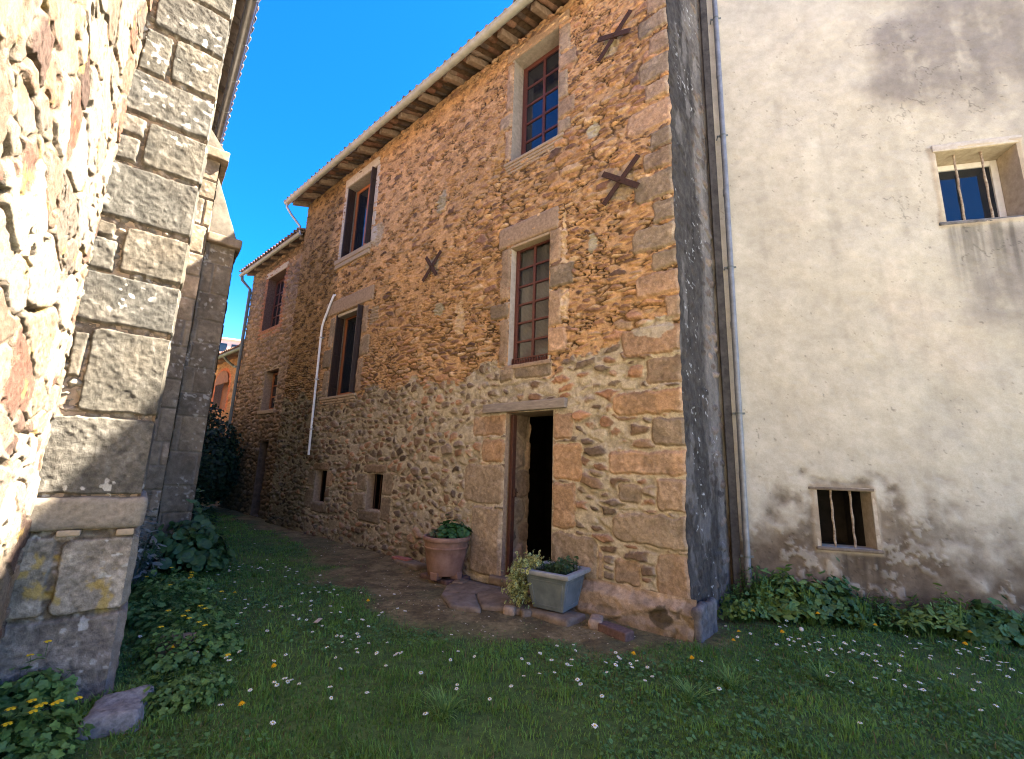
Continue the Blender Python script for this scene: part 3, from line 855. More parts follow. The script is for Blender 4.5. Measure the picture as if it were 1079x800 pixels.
for u in (.5, 1.25, 2.01, 2.76, 3.51, 4.11, 4.87, 5.61, 6.37, 7.29, 8.20, 9.27, 10.22, 10.85):
    g = G(); hw = .055 + .012 * random.random(); du = (random.random() - .5) * .05
    zf = lambda d: EZ + .045 + (ED - d) * .40
    L_ = .36 + .06 * random.random()
    g.hexa([FR.pt(u + s * hw + du * (d > 0), d, zf(d) - .002 - q) for s in (-1, 1) for d in (-.1, L_) for q in ((.13 if d > 0 else .15), 0)])
    g.build("rafter", M['rafter'], roof, bevel=.012, rough=.008, cuts=2, rscale=7)
g = G()
g.tube([FR.pt(10.9, ED + .02, EZ - .06), FR.pt(10.9, ED + .02, EZ - .16), FR.pt(10.86, ED - .1, EZ - .34), FR.pt(10.80, .14, EZ - .62), FR.pt(10.80, .10, EZ - .9)], .035, 10)
g.build("outlet_pipe", M['zinc'], gut, smooth=True)
# --- iron wall crosses
for (cu, cz, a1, a2, l1, l2) in ((.745, 7.645, 44, -22, .36, .27), (.68, 5.33, 45, -38, .36, .32), (4.57, 5.24, 44, -52, .34, .28)):
    g = G()
    for i, (a, l) in enumerate(((a1, l1), (a2, l2))):
        # the angle is measured in the wall from the horizontal, rising towards the near corner
        c, s = math.cos(R(a)), math.sin(R(a)); hw = .038; dd = .045 + i * .018
        vs = []
        for sl in (-l, l):
            for d in (dd, dd + .017):
                for q in (-hw, hw):
                    vs.append(FR.pt(cu - sl * c + q * s, d, cz + sl * s + q * c))
        g.hexa(vs)
    g.tube([FR.pt(cu, .0, cz), FR.pt(cu, .095, cz)], .022, 6)
    g.build("wall_anchor", M['rust'], house, bevel=.003)
# --- white conduit
g = G()
pts = [FR.pt(8.36, -.05, 5.60), FR.pt(8.38, .05, 5.57), FR.pt(8.46, .06, 5.42), FR.pt(8.72, .06, 5.0), FR.pt(8.79, .06, 4.84), FR.pt(8.79, .06, 4.6), FR.pt(8.75, .06, 3.2), FR.pt(8.70, .06, 1.72)]
g.tube(pts, .027, 10)
cd = g.build("conduit", M['conduit'], house, smooth=True)
for (u, z) in ((8.79, 4.55), (8.76, 3.5), (8.72, 2.3)):
    g = G(); g.box(FR, u - .04, u + .04, .0, .092, z, z + .03); g.build("pipe_clip", M['zinc'], cd)

# ------------------------------------------------------------------ rendered house
rh = empty("rendered_house", A, "tall house with a pale stained rendered gable wall and two small barred windows", "house")
RO = {'low': (1.02, 1.58, .80, 1.45), 'high': (2.74, 3.58, 4.80, 5.78)}
def top_r(r): return 10.55 + .644 * r
def plaster_fn(U, Z):
    n = fbm(U * 1.6, Z * 1.6, 5, 201); m = fbm(U * 6, Z * 6, 5, 202); f = fbm(U * 28, Z * 28, 4, 203)
    c = np.array([.455, .415, .325]) * (.78 + .26 * n + .18 * m)[..., None]
    c = lerp(c, np.array([.50, .42, .325]), (sst(.52, .68, fbm(U * .9, Z * .9, 4, 204)) * .35)[..., None])
    stk = fbm(U * 5, Z * .8, 4, 209)
    grey = np.array([.20, .178, .152]) * (.55 + .5 * m + .4 * stk)[..., None]
    k = np.zeros(U.shape)
    # grey weathering above and below the high window
    k = np.maximum(k, sst(1.9, 2.9, U + (n - .5) * 1.9) * sst(5.9, 7.3, Z + (n - .5) * 2.2) * .95)
    k = np.maximum(k, sst(2.5, 3.2, U + (n - .5) * .9) * (1 - sst(4.55, 4.85, Z)) * sst(2.4, 4.2, Z + (m - .5) * 1.2 + (n - .5)) * .95)
    k = np.maximum(k, sst(3.45, 3.7, U + (m - .5) * .5) * sst(4.6, 5.2, Z) * .55)
    k = k * sst(.12, .62, .5 * m + .6 * stk)
    c = lerp(c, grey, k[..., None])
    # brown damp rising from the ground and round the low window
    brown = np.array([.150, .112, .074]) * (.35 + .9 * m + .4 * f)[..., None]
    hz = .95 + .35 * fbm(U * 1.2, U * 0, 3, 205) - .05 * U
    b = (1 - sst(-.55, .60, Z - hz - .12 + (m - .5) * .9 + (n - .5) * 1.3)) * 1.0
    q = np.sqrt(((U - 1.30) / .78) ** 2 + ((Z - 1.0) / .60) ** 2) + (m - .5) * 1.5 + (n - .5) * 1.0
    b = np.maximum(b, (1 - sst(.55, 1.25, q)) * .85)
    q = np.sqrt(((U - .42) / .26) ** 2 + ((Z - .72) / .50) ** 2) + (m - .5) * 1.4
    b = np.maximum(b, (1 - sst(.5, 1.25, q)) * .85)
    flake = sst(.56, .66, fbm(U * 13, Z * 13, 5, 206)) * sst(.4, .6, fbm(U * 2.5, Z * 2.5, 3, 208))
    b = b * (1 - .5 * flake)
    c = lerp(c, brown, b[..., None])
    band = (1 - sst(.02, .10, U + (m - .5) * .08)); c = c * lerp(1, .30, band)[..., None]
    drip = sst(.55, .75, vn(U * 14, Z * .8, 207)) * (1 - sst(.2, .5, Z)) * .2
    c = c * (1 - drip)[..., None]
    for o in RO.values():      # rain streaks under the sills
        q = sst(o[0] - .1, o[0] + .05, U) * (1 - sst(o[1] - .05, o[1] + .1, U)) * (1 - sst(o[2] - 1.0, o[2] - .1, Z) * 0) * (Z < o[2]) * sst(o[2] - 1.3, o[2] - .05, Z)
        c = c * (1 - .5 * q * sst(.35, .7, fbm(U * 16, Z * .7, 3, 214)))[..., None]
    crk = np.abs(fbm(U * 1.3, Z * 1.1, 5, 210) - .5); ck = (1 - sst(.0, .0035, crk)) * sst(.5, .6, fbm(U * .8, Z * .8, 2, 211))
    c = c * (1 - .45 * ck)[..., None]
    pit = sst(.86, .90, fbm(U * 26, Z * 26, 2, 212)); c = c * (1 - .4 * pit)[..., None]
    ru = sst(.56, .8, fbm(U * 6, Z * .55, 4, 213)); c = c * (1 - .09 * ru)[..., None]
    frm = np.zeros(U.shape)
    for o in RO.values():
        q = np.maximum(np.maximum(o[0] - U, U - o[1]), np.maximum(o[2] - Z, Z - o[3]))
        frm = np.maximum(frm, 1 - sst(.05, .085, np.abs(q) + (m - .5) * .05))
    c = lerp(c, np.array([.36, .29, .20]) * (.6 + .8 * m)[..., None], (frm * .75)[..., None])
    h = (n - .5) * .05 + (m - .5) * .008 + (f - .5) * .006 - .012 * b * (1 - flake) + frm * .010
    return h, c
us = gridspace(-.02, 7.0, lambda u: .014 if u < 4.2 else .06, [v for o in RO.values() for v in o[:2]])
zs = gridspace(-.08, 10.54, lambda z: .014 if z < 8.2 else .05, [v for o in RO.values() for v in o[2:]])
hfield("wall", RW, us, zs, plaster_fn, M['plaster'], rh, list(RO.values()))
g = G()   # upper gable and the far body of the house
g.add([RW.pt(-.02, -.002, 10.535), RW.pt(7.0, -.002, 10.535), RW.pt(7.0, -.002, top_r(7.0)), RW.pt(-.02, -.3, 10.535), RW.pt(7.0, -.3, 10.535), RW.pt(7.0, -.3, top_r(7.0))], [(0, 1, 2), (5, 4, 3), (0, 3, 4, 1), (1, 4, 5, 2), (2, 5, 3, 0)])
g.hexa([RW.pt(u, d, z) for u in (7.0, 12.0) for d in (-.3, -.002) for z in (0, top_r(7.0))])
g.build("upper_gable", flat_mat("render_plain", (.44, .37, .29), (.58, .49, .39), .95, 2.5, .2, .01), rh)
g = G()
e0, e1 = -.35, 7.1
for (a, b) in ((e0, e1), (14.4, e1)):
    za, zb_ = top_r(e0) , top_r(e1)
    g.hexa([RW.pt(u, d, z) for (u, zz) in ((a, za), (b, zb_)) for d in (-9.0, .18) for z in (zz + .004, zz + .12)])
g.build("roof", M['tile'], rh)
# reveals
for key, dep in (('low', .27), ('high', .36)):
    o = RO[key]; t = .04
    g = G()
    g.box(RW, o[0] - t, o[0], -dep, -.001, o[2] - t, o[3] + t).box(RW, o[0], o[1], -dep, -.001, o[3], o[3] + t).box(RW, o[0], o[1], -dep, -.001, o[2] - t, o[2])
    # splayed right side
    sp = .0 if key == 'low' else .0
    g.box(RW, o[1], o[1] + t, -dep, -.001, o[2] - t, o[3] + t)
    g.build("window_reveal", flat_mat("reveal_" + key, (.34, .28, .20), (.52, .44, .33), .95, 14, .5, .006), rh)
    g = G(); g.box(RW, o[0] - t, o[1] + t, -dep - .6, -dep - .57, o[2] - t, o[3] + t)
    g.box(RW, o[0] - t - .03, o[0] - t, -dep - .57, -dep, o[2] - t, o[3] + t).box(RW, o[1] + t, o[1] + t + .03, -dep - .57, -dep, o[2] - t, o[3] + t)
    g.box(RW, o[0] - t, o[1] + t, -dep - .57, -dep, o[3] + t, o[3] + t + .03).box(RW, o[0] - t, o[1] + t, -dep - .57, -dep, o[2] - t - .03, o[2] - t)
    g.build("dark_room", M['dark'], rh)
    g = G()
    nb = (.30, .66) if key == 'low' else (.30, .64)
    for k in nb:
        x = o[0] + (o[1] - o[0]) * k
        g = G(); pts = [RW.pt(x + .004 * math.sin(i * 2.1 + k * 9), -.07 if key == 'low' else -.10, o[2] + (o[3] - o[2]) * i / 8) for i in range(9)]
        g.tube(pts, [.0125 + .002 * math.sin(i * 1.7 + k * 20) for i in range(9)], 8)
        g.build("window_bar", M['rustbar'], rh, smooth=True)
o = RO['high']
w = casement(RW, (o[0] + .005, o[1] - .005, o[2] + .005, o[3] - .005), -.31, 1, 1, M['whiteframe'], M['glass'], rh, .075)
slab(RW, o[0] - .08, o[1] + .12, -.10, .012, o[2] - .05, o[2] - .004, "sill", flat_mat("dark_sill", (.06, .058, .055), (.17, .16, .15), .95, 20, .5, .005), w, .01, .008)
slab(RW, o[0] - .03, o[1] + .06, -.02, .016, o[3] + .004, o[3] + .10, "lintel", M['cement'], w, .01, .008)
o = RO['low']
slab(RW, o[0] - .09, o[1] + .03, -.02, .018, o[3] + .003, o[3] + .035, "lintel", M['flag'], rh, .008, .006)
slab(RW, o[0] - .06, o[1] + .06, -.05, .022, o[2] - .04, o[2] - .003, "sill", M['flag'], rh, .012, .010)
# downpipe
g = G()
g.tube([RW.pt(.235, .085, 9.6), RW.pt(.225, .085, 6), RW.pt(.205, .085, 3), RW.pt(.185, .085, .55), RW.pt(.185, .085, .24)], .037, 16)
dp = g.build("downpipe", M['bluepipe'], rh, smooth=True)
for z in (.62, 2.35, 4.35, 6.4, 8.45):
    x = .185 + .05 * (z / 9.0)
    g = G(); g.tube([RW.pt(x, .085, z), RW.pt(x, .085, z + .024)], .042, 16)
    g.box(RW, x - .075, x + .075, .072, .080, z + .002, z + .028); g.tube([RW.pt(x - .065, .0, z + .012), RW.pt(x - .065, .095, z + .012)], .007, 6)
    g.build("pipe_clip", M['darkpipe'], dp)
for z in (1.55, 3.5, 5.45, 7.4):
    x = .185 + .05 * (z / 9.0); g = G(); g.tube([RW.pt(x, .085, z), RW.pt(x, .085, z + .09)], .041, 16); g.build("pipe_joint", M['bluepipe'], dp, smooth=True)
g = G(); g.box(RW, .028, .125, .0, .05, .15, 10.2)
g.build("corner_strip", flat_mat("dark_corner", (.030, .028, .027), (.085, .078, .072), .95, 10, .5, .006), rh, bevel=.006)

# ------------------------------------------------------------------ church
church = empty("church", B, "stone church side with sunlit pink rubble wall and big grey ashlar buttresses", "church")
RB_PAL = [(.29, .225, .165), (.25, .17, .125), (.34, .285, .225), (.21, .115, .085), (.19, .155, .125), (.32, .24, .175), (.13, .085, .068), (.29, .25, .21), (.35, .295, .235)]
def rubble_fn(U, Z):
    h1, c1, t1 = stones(U, Z, 501, .46, .30, RB_PAL, (.30, .24, .18), (.003, .012), .011, .008, .014, .12, .75, .22, .5)
    h2, c2, t2 = stones(U, Z, 503, .20, .13, RB_PAL, (.30, .24, .18), (.003, .012), .010, .007, .012, .12, .75, .25, .5)
    k = sst(.56, .60, fbm(U * 1.8, Z * 1.8, 3, 504))
    h = lerp(h1, h2, k); c = lerp(c1, c2, k[..., None])
    h = h + (fbm(U * 2.0, Z * 2.0, 2, 505) - .5) * .022
    hole = sst(.74, .80, fbm(U * 9, Z * 9, 3, 506)); h = h - hole * .035
    ye = sst(.72, .78, fbm(U * 9, Z * 9, 3, 507)); c = lerp(c, np.array([.45, .32, .10]), (ye * .5)[..., None])
    mo = sst(.55, .75, fbm(U * 5, Z * 5, 4, 508)); c = lerp(c, c * np.array([1.06, .95, .85]), mo[..., None])
    return h, c
ut = np.concatenate([gridspace(-9, -3.2, .08)[:-1], gridspace(-3.2, .02, lambda u: .0075), gridspace(.06, 20, .09)])
zt = np.concatenate([gridspace(-.05, 6.4, .0085)[:-1], gridspace(6.4, 8.3, .06)])
hfield("wall", CW, ut, zt, rubble_fn, M['rubble'], church, d0=.0)

ASH1 = (.108, .096, .077); ASH2 = (.097, .089, .075); ASH3 = (.12, .103, .08); ASHL = (.235, .20, .155); ASHD = (.215, .178, .145)
b1_blocks = [(-.50, .03, 5.54, 5.95, ASH1), (-.49, .03, 5.10, 5.51, ASH2), (-.52, -.345, 4.66, 5.05, ASH1), (-.32, .03, 4.68, 5.07, ASH1),
             (-.555, .03, 4.27, 4.63, ASH2), (-.55, -.40, 4.07, 4.23, ASH3), (-.55, -.41, 3.84, 4.04, ASH2), (-.38, .03, 3.85, 4.23, ASH1),
             (-.56, .03, 3.36, 3.81, ASH2), (-.54, -.44, 3.20, 3.31, ASH3), (-.55, -.41, 2.93, 3.17, ASH2), (-.38, .03, 2.95, 3.31, ASH3),
             (-.57, .03, 2.53, 2.91, ASH2), (-.53, -.46, 2.12, 2.44, ASH3), (-.44, .03, 1.89, 2.49, ASH1),
             (-.62, .03, 1.32, 1.85, ASH2), (-.66, -.395, .56, 1.04, ASHL), (-.36, .03, .55, 1.02, ASHL, .5), (-.70, .03, -.1, .52, ASHD),
             (-.5, .03, 5.98, 6.4, ASH2), (-.54, .03, 6.43, 6.9, ASH1)]
def lichen(U, Z, c, seed, wamt=.5, yamt=0.0):
    sp = sst(.70, .745, fbm(U * 22, Z * 22, 2, seed)) * sst(.42, .58, fbm(U * 2.5, Z * 2.5, 3, seed + 1))
    c = lerp(c, np.array([.52, .50, .45]), (sp * wamt)[..., None])
    if yamt:
        y = sst(.54, .64, fbm(U * 11, Z * 11, 4, seed + 2)) * sst(.5, .6, fbm(U * 4, Z * 4, 2, seed + 3))
        c = lerp(c, np.array([.36, .25, .07]), (y * yamt)[..., None])
    return c
def b1_fn(U, Z):
    h0, c0, t0 = stones(U, Z, 520, .09, .06, [(.34, .30, .24), (.40, .32, .25)], (.22, .175, .13), (.004, .012), .02, .015, .012)
    h0 = h0 - .030
    c0 = c0 * .6
    h, c = blocks(U, Z, h0, c0, [b[:5] + (b[5] * .6 if len(b) > 5 else .16,) for b in b1_blocks], 9, None, .006, .010, .012, .012, .12)
    sp = fbm(U * 45, Z * 45, 3, 521); c = c * (.45 + 1.1 * sp)[..., None]; h = h + (sp - .5) * .005
    yl = sst(.5, .56, Z) * (1 - sst(1.0, 1.05, Z))
    c0_ = lichen(U, Z, c, 530, .75, .0); c1_ = lichen(U, Z, c, 530, .75, .8)
    c = lerp(c0_, c1_, yl[..., None])
    h = h + .025 * (1 - sst(1.04, 1.08, Z))
    return h, c
bt = empty  # (alias unused)
u_b = gridspace(-.72, .0, .006); z_b = gridspace(-.06, 6.9, .0075)
nb = hfield("buttress", BF, u_b, z_b, b1_fn, M['ashlar'], church)
nb["label"] = "near buttress of big grey lichen-spotted blocks"
def b1side_fn(U, Z):
    lst = [(-.1, .86, b[2], b[3], b[4]) for b in b1_blocks if b[1] > 0]
    lst = [((-.1, .45, b[2], b[3], b[4]) if i % 2 else (-.1, .3, b[2], b[3], b[4])) for i, b in enumerate(lst)] + [((.48, .9, b[2], b[3], b[4]) if i % 2 else (.33, .9, b[2], b[3], b[4])) for i, b in enumerate(lst)]
    h, c = blocks(U, Z, U * 0 - .02, np.broadcast_to(np.array([.2, .16, .12]), U.shape + (3,)), lst, 10, None, .012, .016, .012, .035, .12)
    c = lichen(U, Z, c, 540, .6)
    h = h + .025 * (1 - sst(1.04, 1.08, Z))
    return h * sst(0, .03, U), c
B1S = Frame(B, nC, dC)
hfield("buttress_side", B1S, gridspace(0, .8, .011), gridspace(-.06, 6.9, .011), b1side_fn, M['ashlar'], nb)
g = G(); g.box(BF, -.54, -.02, -.80, -.03, 0, 6.88)
g.hexa([BF.pt(u, d, z) for (u, zz) in ((-.54, 7.9), (.0, 6.9)) for d in (-.8, .0) for z in (6.86, zz)])
g.build("buttress_core", M['lintel'], nb)
# projecting string course on the near buttress
def course_fn(U, Z):
    f = fbm(U * 9, Z * 9, 4, 551); c = np.array([.33, .275, .21]) * (.6 + .75 * fbm(U * 30, Z * 30, 4, 552))[..., None]
    c = lichen(U, Z, c, 553, .4)
    return (f - .5) * .025, c
slab(BF, -.70, .045, -.84, .055, 1.085, 1.295, "string_course", flat_mat("string_course_stone", (.13, .11, .085), (.27, .23, .18), .95, 26, .8, .008), nb, .035, .016, 4, 6)
for (u0, u1, z0, z1) in ((-.40, -.28, 1.045, 1.085), (-.10, .0, 1.035, 1.08)):
    slab(BF, u0, u1, -.05, .045, z0, z1, "packing_stone", M['sillstone'], nb, .01, .008, 2)

# two-stage buttress farther along
T2 = 4.0
B2 = Frame(B + nC * T2, dC, -nC)
def ash_fn(seed, pal, hgt=.42, wid=.34):
    def f(U, Z):
        lst = []; z = -.1; k = 0; rr = random.Random(seed)
        while z < 7.2:
            hh = hgt * (.75 + .5 * rr.random()); u = -.7 - rr.random() * wid
            while u < 1.0:
                ww = wid * (.8 + .8 * rr.random()); lst.append((u, u + ww, z, z + hh, pal[rr.randrange(len(pal))], .12)); u += ww + .012
            z += hh + .012
        h, c = blocks(U, Z, U * 0 - .012, np.broadcast_to(np.array([.17, .14, .11]), U.shape + (3,)), lst, seed, None, .012, .014, .006, .015, .15)
        c = c * (.75 + .5 * fbm(U * 3, Z * 3, 4, seed + 5))[..., None]
        return h, lichen(U, Z, c, seed + 20, .4)
    return f
PB = [(.22, .172, .12), (.185, .148, .107), (.24, .183, .128), (.16, .128, .095)]
PG = [(.165, .130, .092), (.13, .105, .078), (.185, .145, .10), (.145, .117, .086)]
zcap = 5.02
fb = hfield("buttress", B2, gridspace(-.6, .27, .014), gridspace(-.05, 6.42, .014), ash_fn(601, PB), M['ashlar'], church)
fb["label"] = "far stepped buttress with two sloping caps"
B2L = Frame(B + nC * (T2 + .07), dC, -nC)
hfield("lower_stage", B2L, gridspace(.27, .68, .014), gridspace(-.05, zcap, .014), ash_fn(603, PG), M['ashlar'], fb)
B2S = Frame(B + nC * T2 + dC * .27, nC, dC); B2LS = Frame(B + nC * (T2 + .07) + dC * .68, nC, dC)
hfield("buttress_side", B2S, gridspace(0, .85, .03), gridspace(-.05, 6.42, .02), ash_fn(604, PB), M['ashlar'], fb)
hfield("lower_stage_side", B2LS, gridspace(0, .78, .03), gridspace(-.05, zcap, .02), ash_fn(605, PG), M['ashlar'], fb)
g = G()
g.box(B2, -.6, .25, -.85, -.03, 0, 6.40).box(B2, .25, .66, -.85, -.10, 0, zcap - .01)
g.build("buttress_core", M['lintel'], fb)
slab(B2, -.62, .38, -.92, .13, 6.42, 6.60, "cap_stone", M['flag'], fb, .02, .012, 3)
slab(B2, .272, .76, -.92, .05, zcap, zcap + .16, "cap_stone", M['flag'], fb, .025, .014, 3)
g = G()      # sloping tops
g.hexa([B2.pt(u, d, z) for (u, zz) in ((-.56, 7.75), (.32, 6.62)) for d in (-.86, .05) for z in (6.601, zz)])
g.hexa([B2.pt(u, d, z) for (u, zz) in ((.272, 6.22), (.68, zcap + .17)) for d in (-.86, -.04) for z in (zcap + .161, zz)])
g.build("weathering_slope", flat_mat("slope_stone", (.095, .083, .066), (.18, .155, .125), .95, 9, .6, .008), fb, bevel=.02, rough=.012, cuts=3, rscale=5)

# church eave
CE = Frame(B, nC, dC)
ce_z, ce_d = 8.0, .285
g = G()
zf = lambda d: ce_z + .06 + (ce_d - d) * .45
for k in range(5):
    d0 = -.70 + k * .19; g.hexa([CE.pt(u, d, zf(d) + dz) for u in (-9, 14) for d in (d0, d0 + .186) for dz in (0, .03)])
er = g.build("eave", M['darksoffit'], church)
k = -8.8
while k < 14:
    g = G(); g.hexa([CE.pt(k + s, d, zf(d) - q) for s in (0, .10) for d in (-.6, .16) for q in (.12, .002)])
    g.build("rafter", M['darksoffit'], er, bevel=.008); k += .55
gutter(CE, -9, 14, ce_d - .05, ce_z, .07, M['zinc'], er)
tile_roof("roof", CE, -9, 14, ce_d + .02, ce_z + .10, -4.6, ce_z + 2.7, church, 410, .05)

# ------------------------------------------------------------------ second house down the lane
h2 = empty("stone_house", H2F.pt(10.9, 0, 0), "lower brown stone house joined to the tall house, brick-edged window under its eave", "house")
O2 = {'up': (12.45, 13.85, 5.70, 7.55), 'low': (11.95, 12.95, 3.02, 4.24), 'door': (12.0, 12.6, 0.0, 2.1)}
def h2_fn(U, Z):
    h, c, t = stones(U, Z, 701, .26, .13, [(.27, .18, .115), (.22, .15, .10), (.32, .215, .135), (.18, .13, .092), (.25, .19, .14)], (.27, .20, .135), (.006, .018), .035, .02, .025, .05, .5, .3)
    a = O2['up']; q = np.maximum(np.maximum(a[0] - U, U - a[1]), np.maximum(a[2] - Z, Z - a[3]))
    br = 1 - sst(.14, .24, q + .06 * np.sign(np.sin(Z * 40)))
    c = lerp(c, np.array([.33, .145, .085]) * (.6 + .8 * fbm(U * 9, Z * 14, 3, 702))[..., None], (br * .85)[..., None])
    a = O2['low']; q = np.maximum(np.maximum(a[0] - U, U - a[1]), np.maximum(a[2] - Z, Z - a[3]))
    br = 1 - sst(.10, .16, q); c = lerp(c, np.array([.30, .24, .17]) * (.7 + .6 * fbm(U * 7, Z * 7, 3, 703))[..., None], (br * .9)[..., None])
    c = c * (.8 + .4 * fbm(U * .8, Z * .8, 3, 704))[..., None]
    lane_shade = 1 - sst(1.6, 3.4, Z + (fbm(U * 1.2, Z * 1.2, 4, 705) - .5) * 1.6); c = lerp(c, c * np.array([.48, .50, .44]), lane_shade[..., None])  # lower wall darkened to paint in the lane end's shade
    return h, c
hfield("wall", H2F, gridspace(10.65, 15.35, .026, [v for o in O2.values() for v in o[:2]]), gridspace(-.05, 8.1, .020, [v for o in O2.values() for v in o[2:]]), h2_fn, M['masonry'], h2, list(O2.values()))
for key in ('up', 'low', 'door'):
    reveal(H2F, O2[key], .45, M['brick'] if key == 'up' else M['darksoffit'] if key == 'door' else M['lintel'], h2, name="door_reveal" if key == 'door' else "window_reveal", back=True)
w = casement(H2F, (12.47, 13.83, 5.72, 7.5), -.24, 4, 4, M['redpaint'], M['glass'], h2, .08, .035)
slab(H2F, 12.3, 14.0, -.12, .03, 7.555, 7.75, "lintel", M['cement'], w, .015, .01)
w = casement(H2F, (11.97, 12.93, 3.04, 4.22), -.22, 2, 3, M['orangewood'], M['glass'], h2, .07, .03)
slab(H2F, 11.85, 13.05, -.10, .05, 2.90, 3.015, "sill", M['sillstone'], w, .015, .01)
g = G(); g.box(H2F, 12.02, 12.58, -.30, -.25, .02, 2.08); g.build("door", M['darkwood'], h2)
g = G(); g.box(H2F, 10.7, 15.34, -6.5, -6.3, 0, 8.0).box(H2F, 15.1, 15.34, -6.3, -.06, 0, 8.0); g.build("rear_wall", M['lintel'], h2)
r2 = tile_roof("roof", H2F, 10.72, 15.6, .42, 8.10, -3.2, 9.7, h2, 420, .04)
tile_roof("roof", H2F, 10.72, 15.6, -6.9, 8.10, -3.2, 9.7, h2, 421, .06)
g2 = gutter(H2F, 10.75, 15.6, .36, 8.02, .06, M['gutter'], h2)
g = G(); g.hexa([H2F.pt(u, d, z) for u in (10.75, 15.55) for (d, zz) in ((-.1, 8.22), (.34, 8.06)) for z in (zz, zz + .03)]); g.build("eave_board", M['soffit'], r2)
for k in range(7):
    g = G(); u = 11.0 + k * .7; g.hexa([H2F.pt(u + s, d, z) for s in (0, .09) for (d, zz) in ((-.1, 8.20), (.26, 8.08)) for z in (zz - .12, zz)]); g.build("rafter", M['rafter'], r2, bevel=.01)
g = G(); g.tube([H2F.pt(15.45, .36, 7.96), H2F.pt(15.42, .34, 7.8), H2F.pt(15.28, .09, 7.5), H2F.pt(15.28, .09, 2.9), H2F.pt(15.28, .09, .2)], .05, 10)
g.build("downpipe", M['darkpipe'], g2, smooth=True)

# third house with an arched brick window
h3 = empty("brick_arch_house", H3F.pt(18, 0, 0), "small orange stone house at the lane's end with an arched brick opening", "house")
AU0, AU1, AZ0, AZS = 18.95, 20.75, 3.55, 4.65
def h3_fn(U, Z):
    h, c, t = stones(U, Z, 751, .3, .15, [(.36, .185, .085), (.29, .15, .075), (.40, .22, .11)], (.34, .19, .10), (.006, .02), .03, .02, .03)
    cu = (AU0 + AU1) / 2; rad = (AU1 - AU0) / 2
    q = np.where(Z < AZS, np.abs(U - cu) - rad, np.sqrt((U - cu) ** 2 + ((Z - AZS) * 1.6) ** 2) - rad)
    br = (1 - sst(.18, .24, np.abs(q))) * sst(AZ0 - .2, AZ0, Z)
    c = lerp(c, np.array([.42, .13, .06]) * (.7 + .6 * fbm(U * 9, Z * 9, 3, 752))[..., None], br[..., None])
    return h, c
hole = (AU0, AU1, AZ0, AZS)
hfield("wall", H3F, gridspace(15.0, 23.5, .05, [AU0, AU1]), gridspace(-.05, 5.6, .04, [AZ0, AZS]), h3_fn, M['masonry'], h3, [hole])
g = G(); n = 14
arc = [(AU0 + (AU1 - AU0) * k / n, AZS + math.sqrt(max(0, ((AU1 - AU0) / 2) ** 2 - (AU0 + (AU1 - AU0) * k / n - (AU0 + AU1) / 2) ** 2)) / 1.6) for k in range(n + 1)]
g.box(H3F, AU0, AU1, -.32, -.28, AZ0, AZS)
vs = [H3F.pt(u, .045, z) for (u, z) in arc]; g.add(vs, [tuple(range(n + 1))])
vs = [H3F.pt(u, -.30, z) for (u, z) in arc]; g.add(vs, [tuple(range(n + 1))])
g.build("arched_opening", flat_mat("brick_infill", (.16, .07, .045), (.26, .12, .075), .9, 8, .2, .01), h3)
tile_roof("roof", H3F, 15.0, 24, .5, 5.72, -3, 6.5, h3, 430, .06)
gutter(H3F, 15, 24, .45, 5.64, .08, M['darkpipe'], h3)
g = G(); g.box(H3F, 15, 23.5, -6.2, -6, 0, 6.2).box(H3F, 23.3, 23.5, -6, -.05, 0, 5.6); g.build("rear_wall", M['lintel'], h3)
g = G(); g.tube([H3F.pt(18.6, .45, 5.6), H3F.pt(18.5, .3, 5.4), H3F.pt(18.3, .1, 5.2), H3F.pt(18.0, .1, 5.15)], .05, 8); g.build("outlet_pipe", M['darkpipe'], h3, smooth=True)

# distant pink house
ph = empty("pink_house", (-26.5, 40, 0), "distant pink house with pale tiled roof above the lane", "house")
PF = Frame((-26.5, 40, 0), (.90, .43, 0), (.43, -.90, 0))
g = G(); g.box(PF, -7, 8, -6, 0, 0, 9.6); g.build("wall", M['pink'], ph)
g = G(); g.hexa([PF.pt(u, d, z) for u in (-7.3, 8.3) for (d, zz) in ((.4, 9.5), (-3, 11.0)) for z in (zz, zz + .15)]); g.hexa([PF.pt(u, d, z) for u in (-7.3, 8.3) for (d, zz) in ((-6.4, 9.5), (-3, 11.0)) for z in (zz, zz + .15)])
rf = g.build("roof", flat_mat("pale_tiles", (.46, .32, .27), (.60, .46, .40), .95, 3, .4, .03), ph)
g = G(); g.box(PF, -1.2, 1.2, -3.6, -1.4, 10.0, 12.6); g.box(PF, -1.35, 1.35, -3.75, -1.25, 12.6, 12.75); dm_ = g.build("dormer", M['pink'], rf)
g = G(); g.box(PF, -.7, -.1, -1.42, -1.38, 11.4, 12.2).box(PF, .25, .8, -1.42, -1.38, 11.4, 12.2); g.build("dormer_window", M['glass'], dm_)

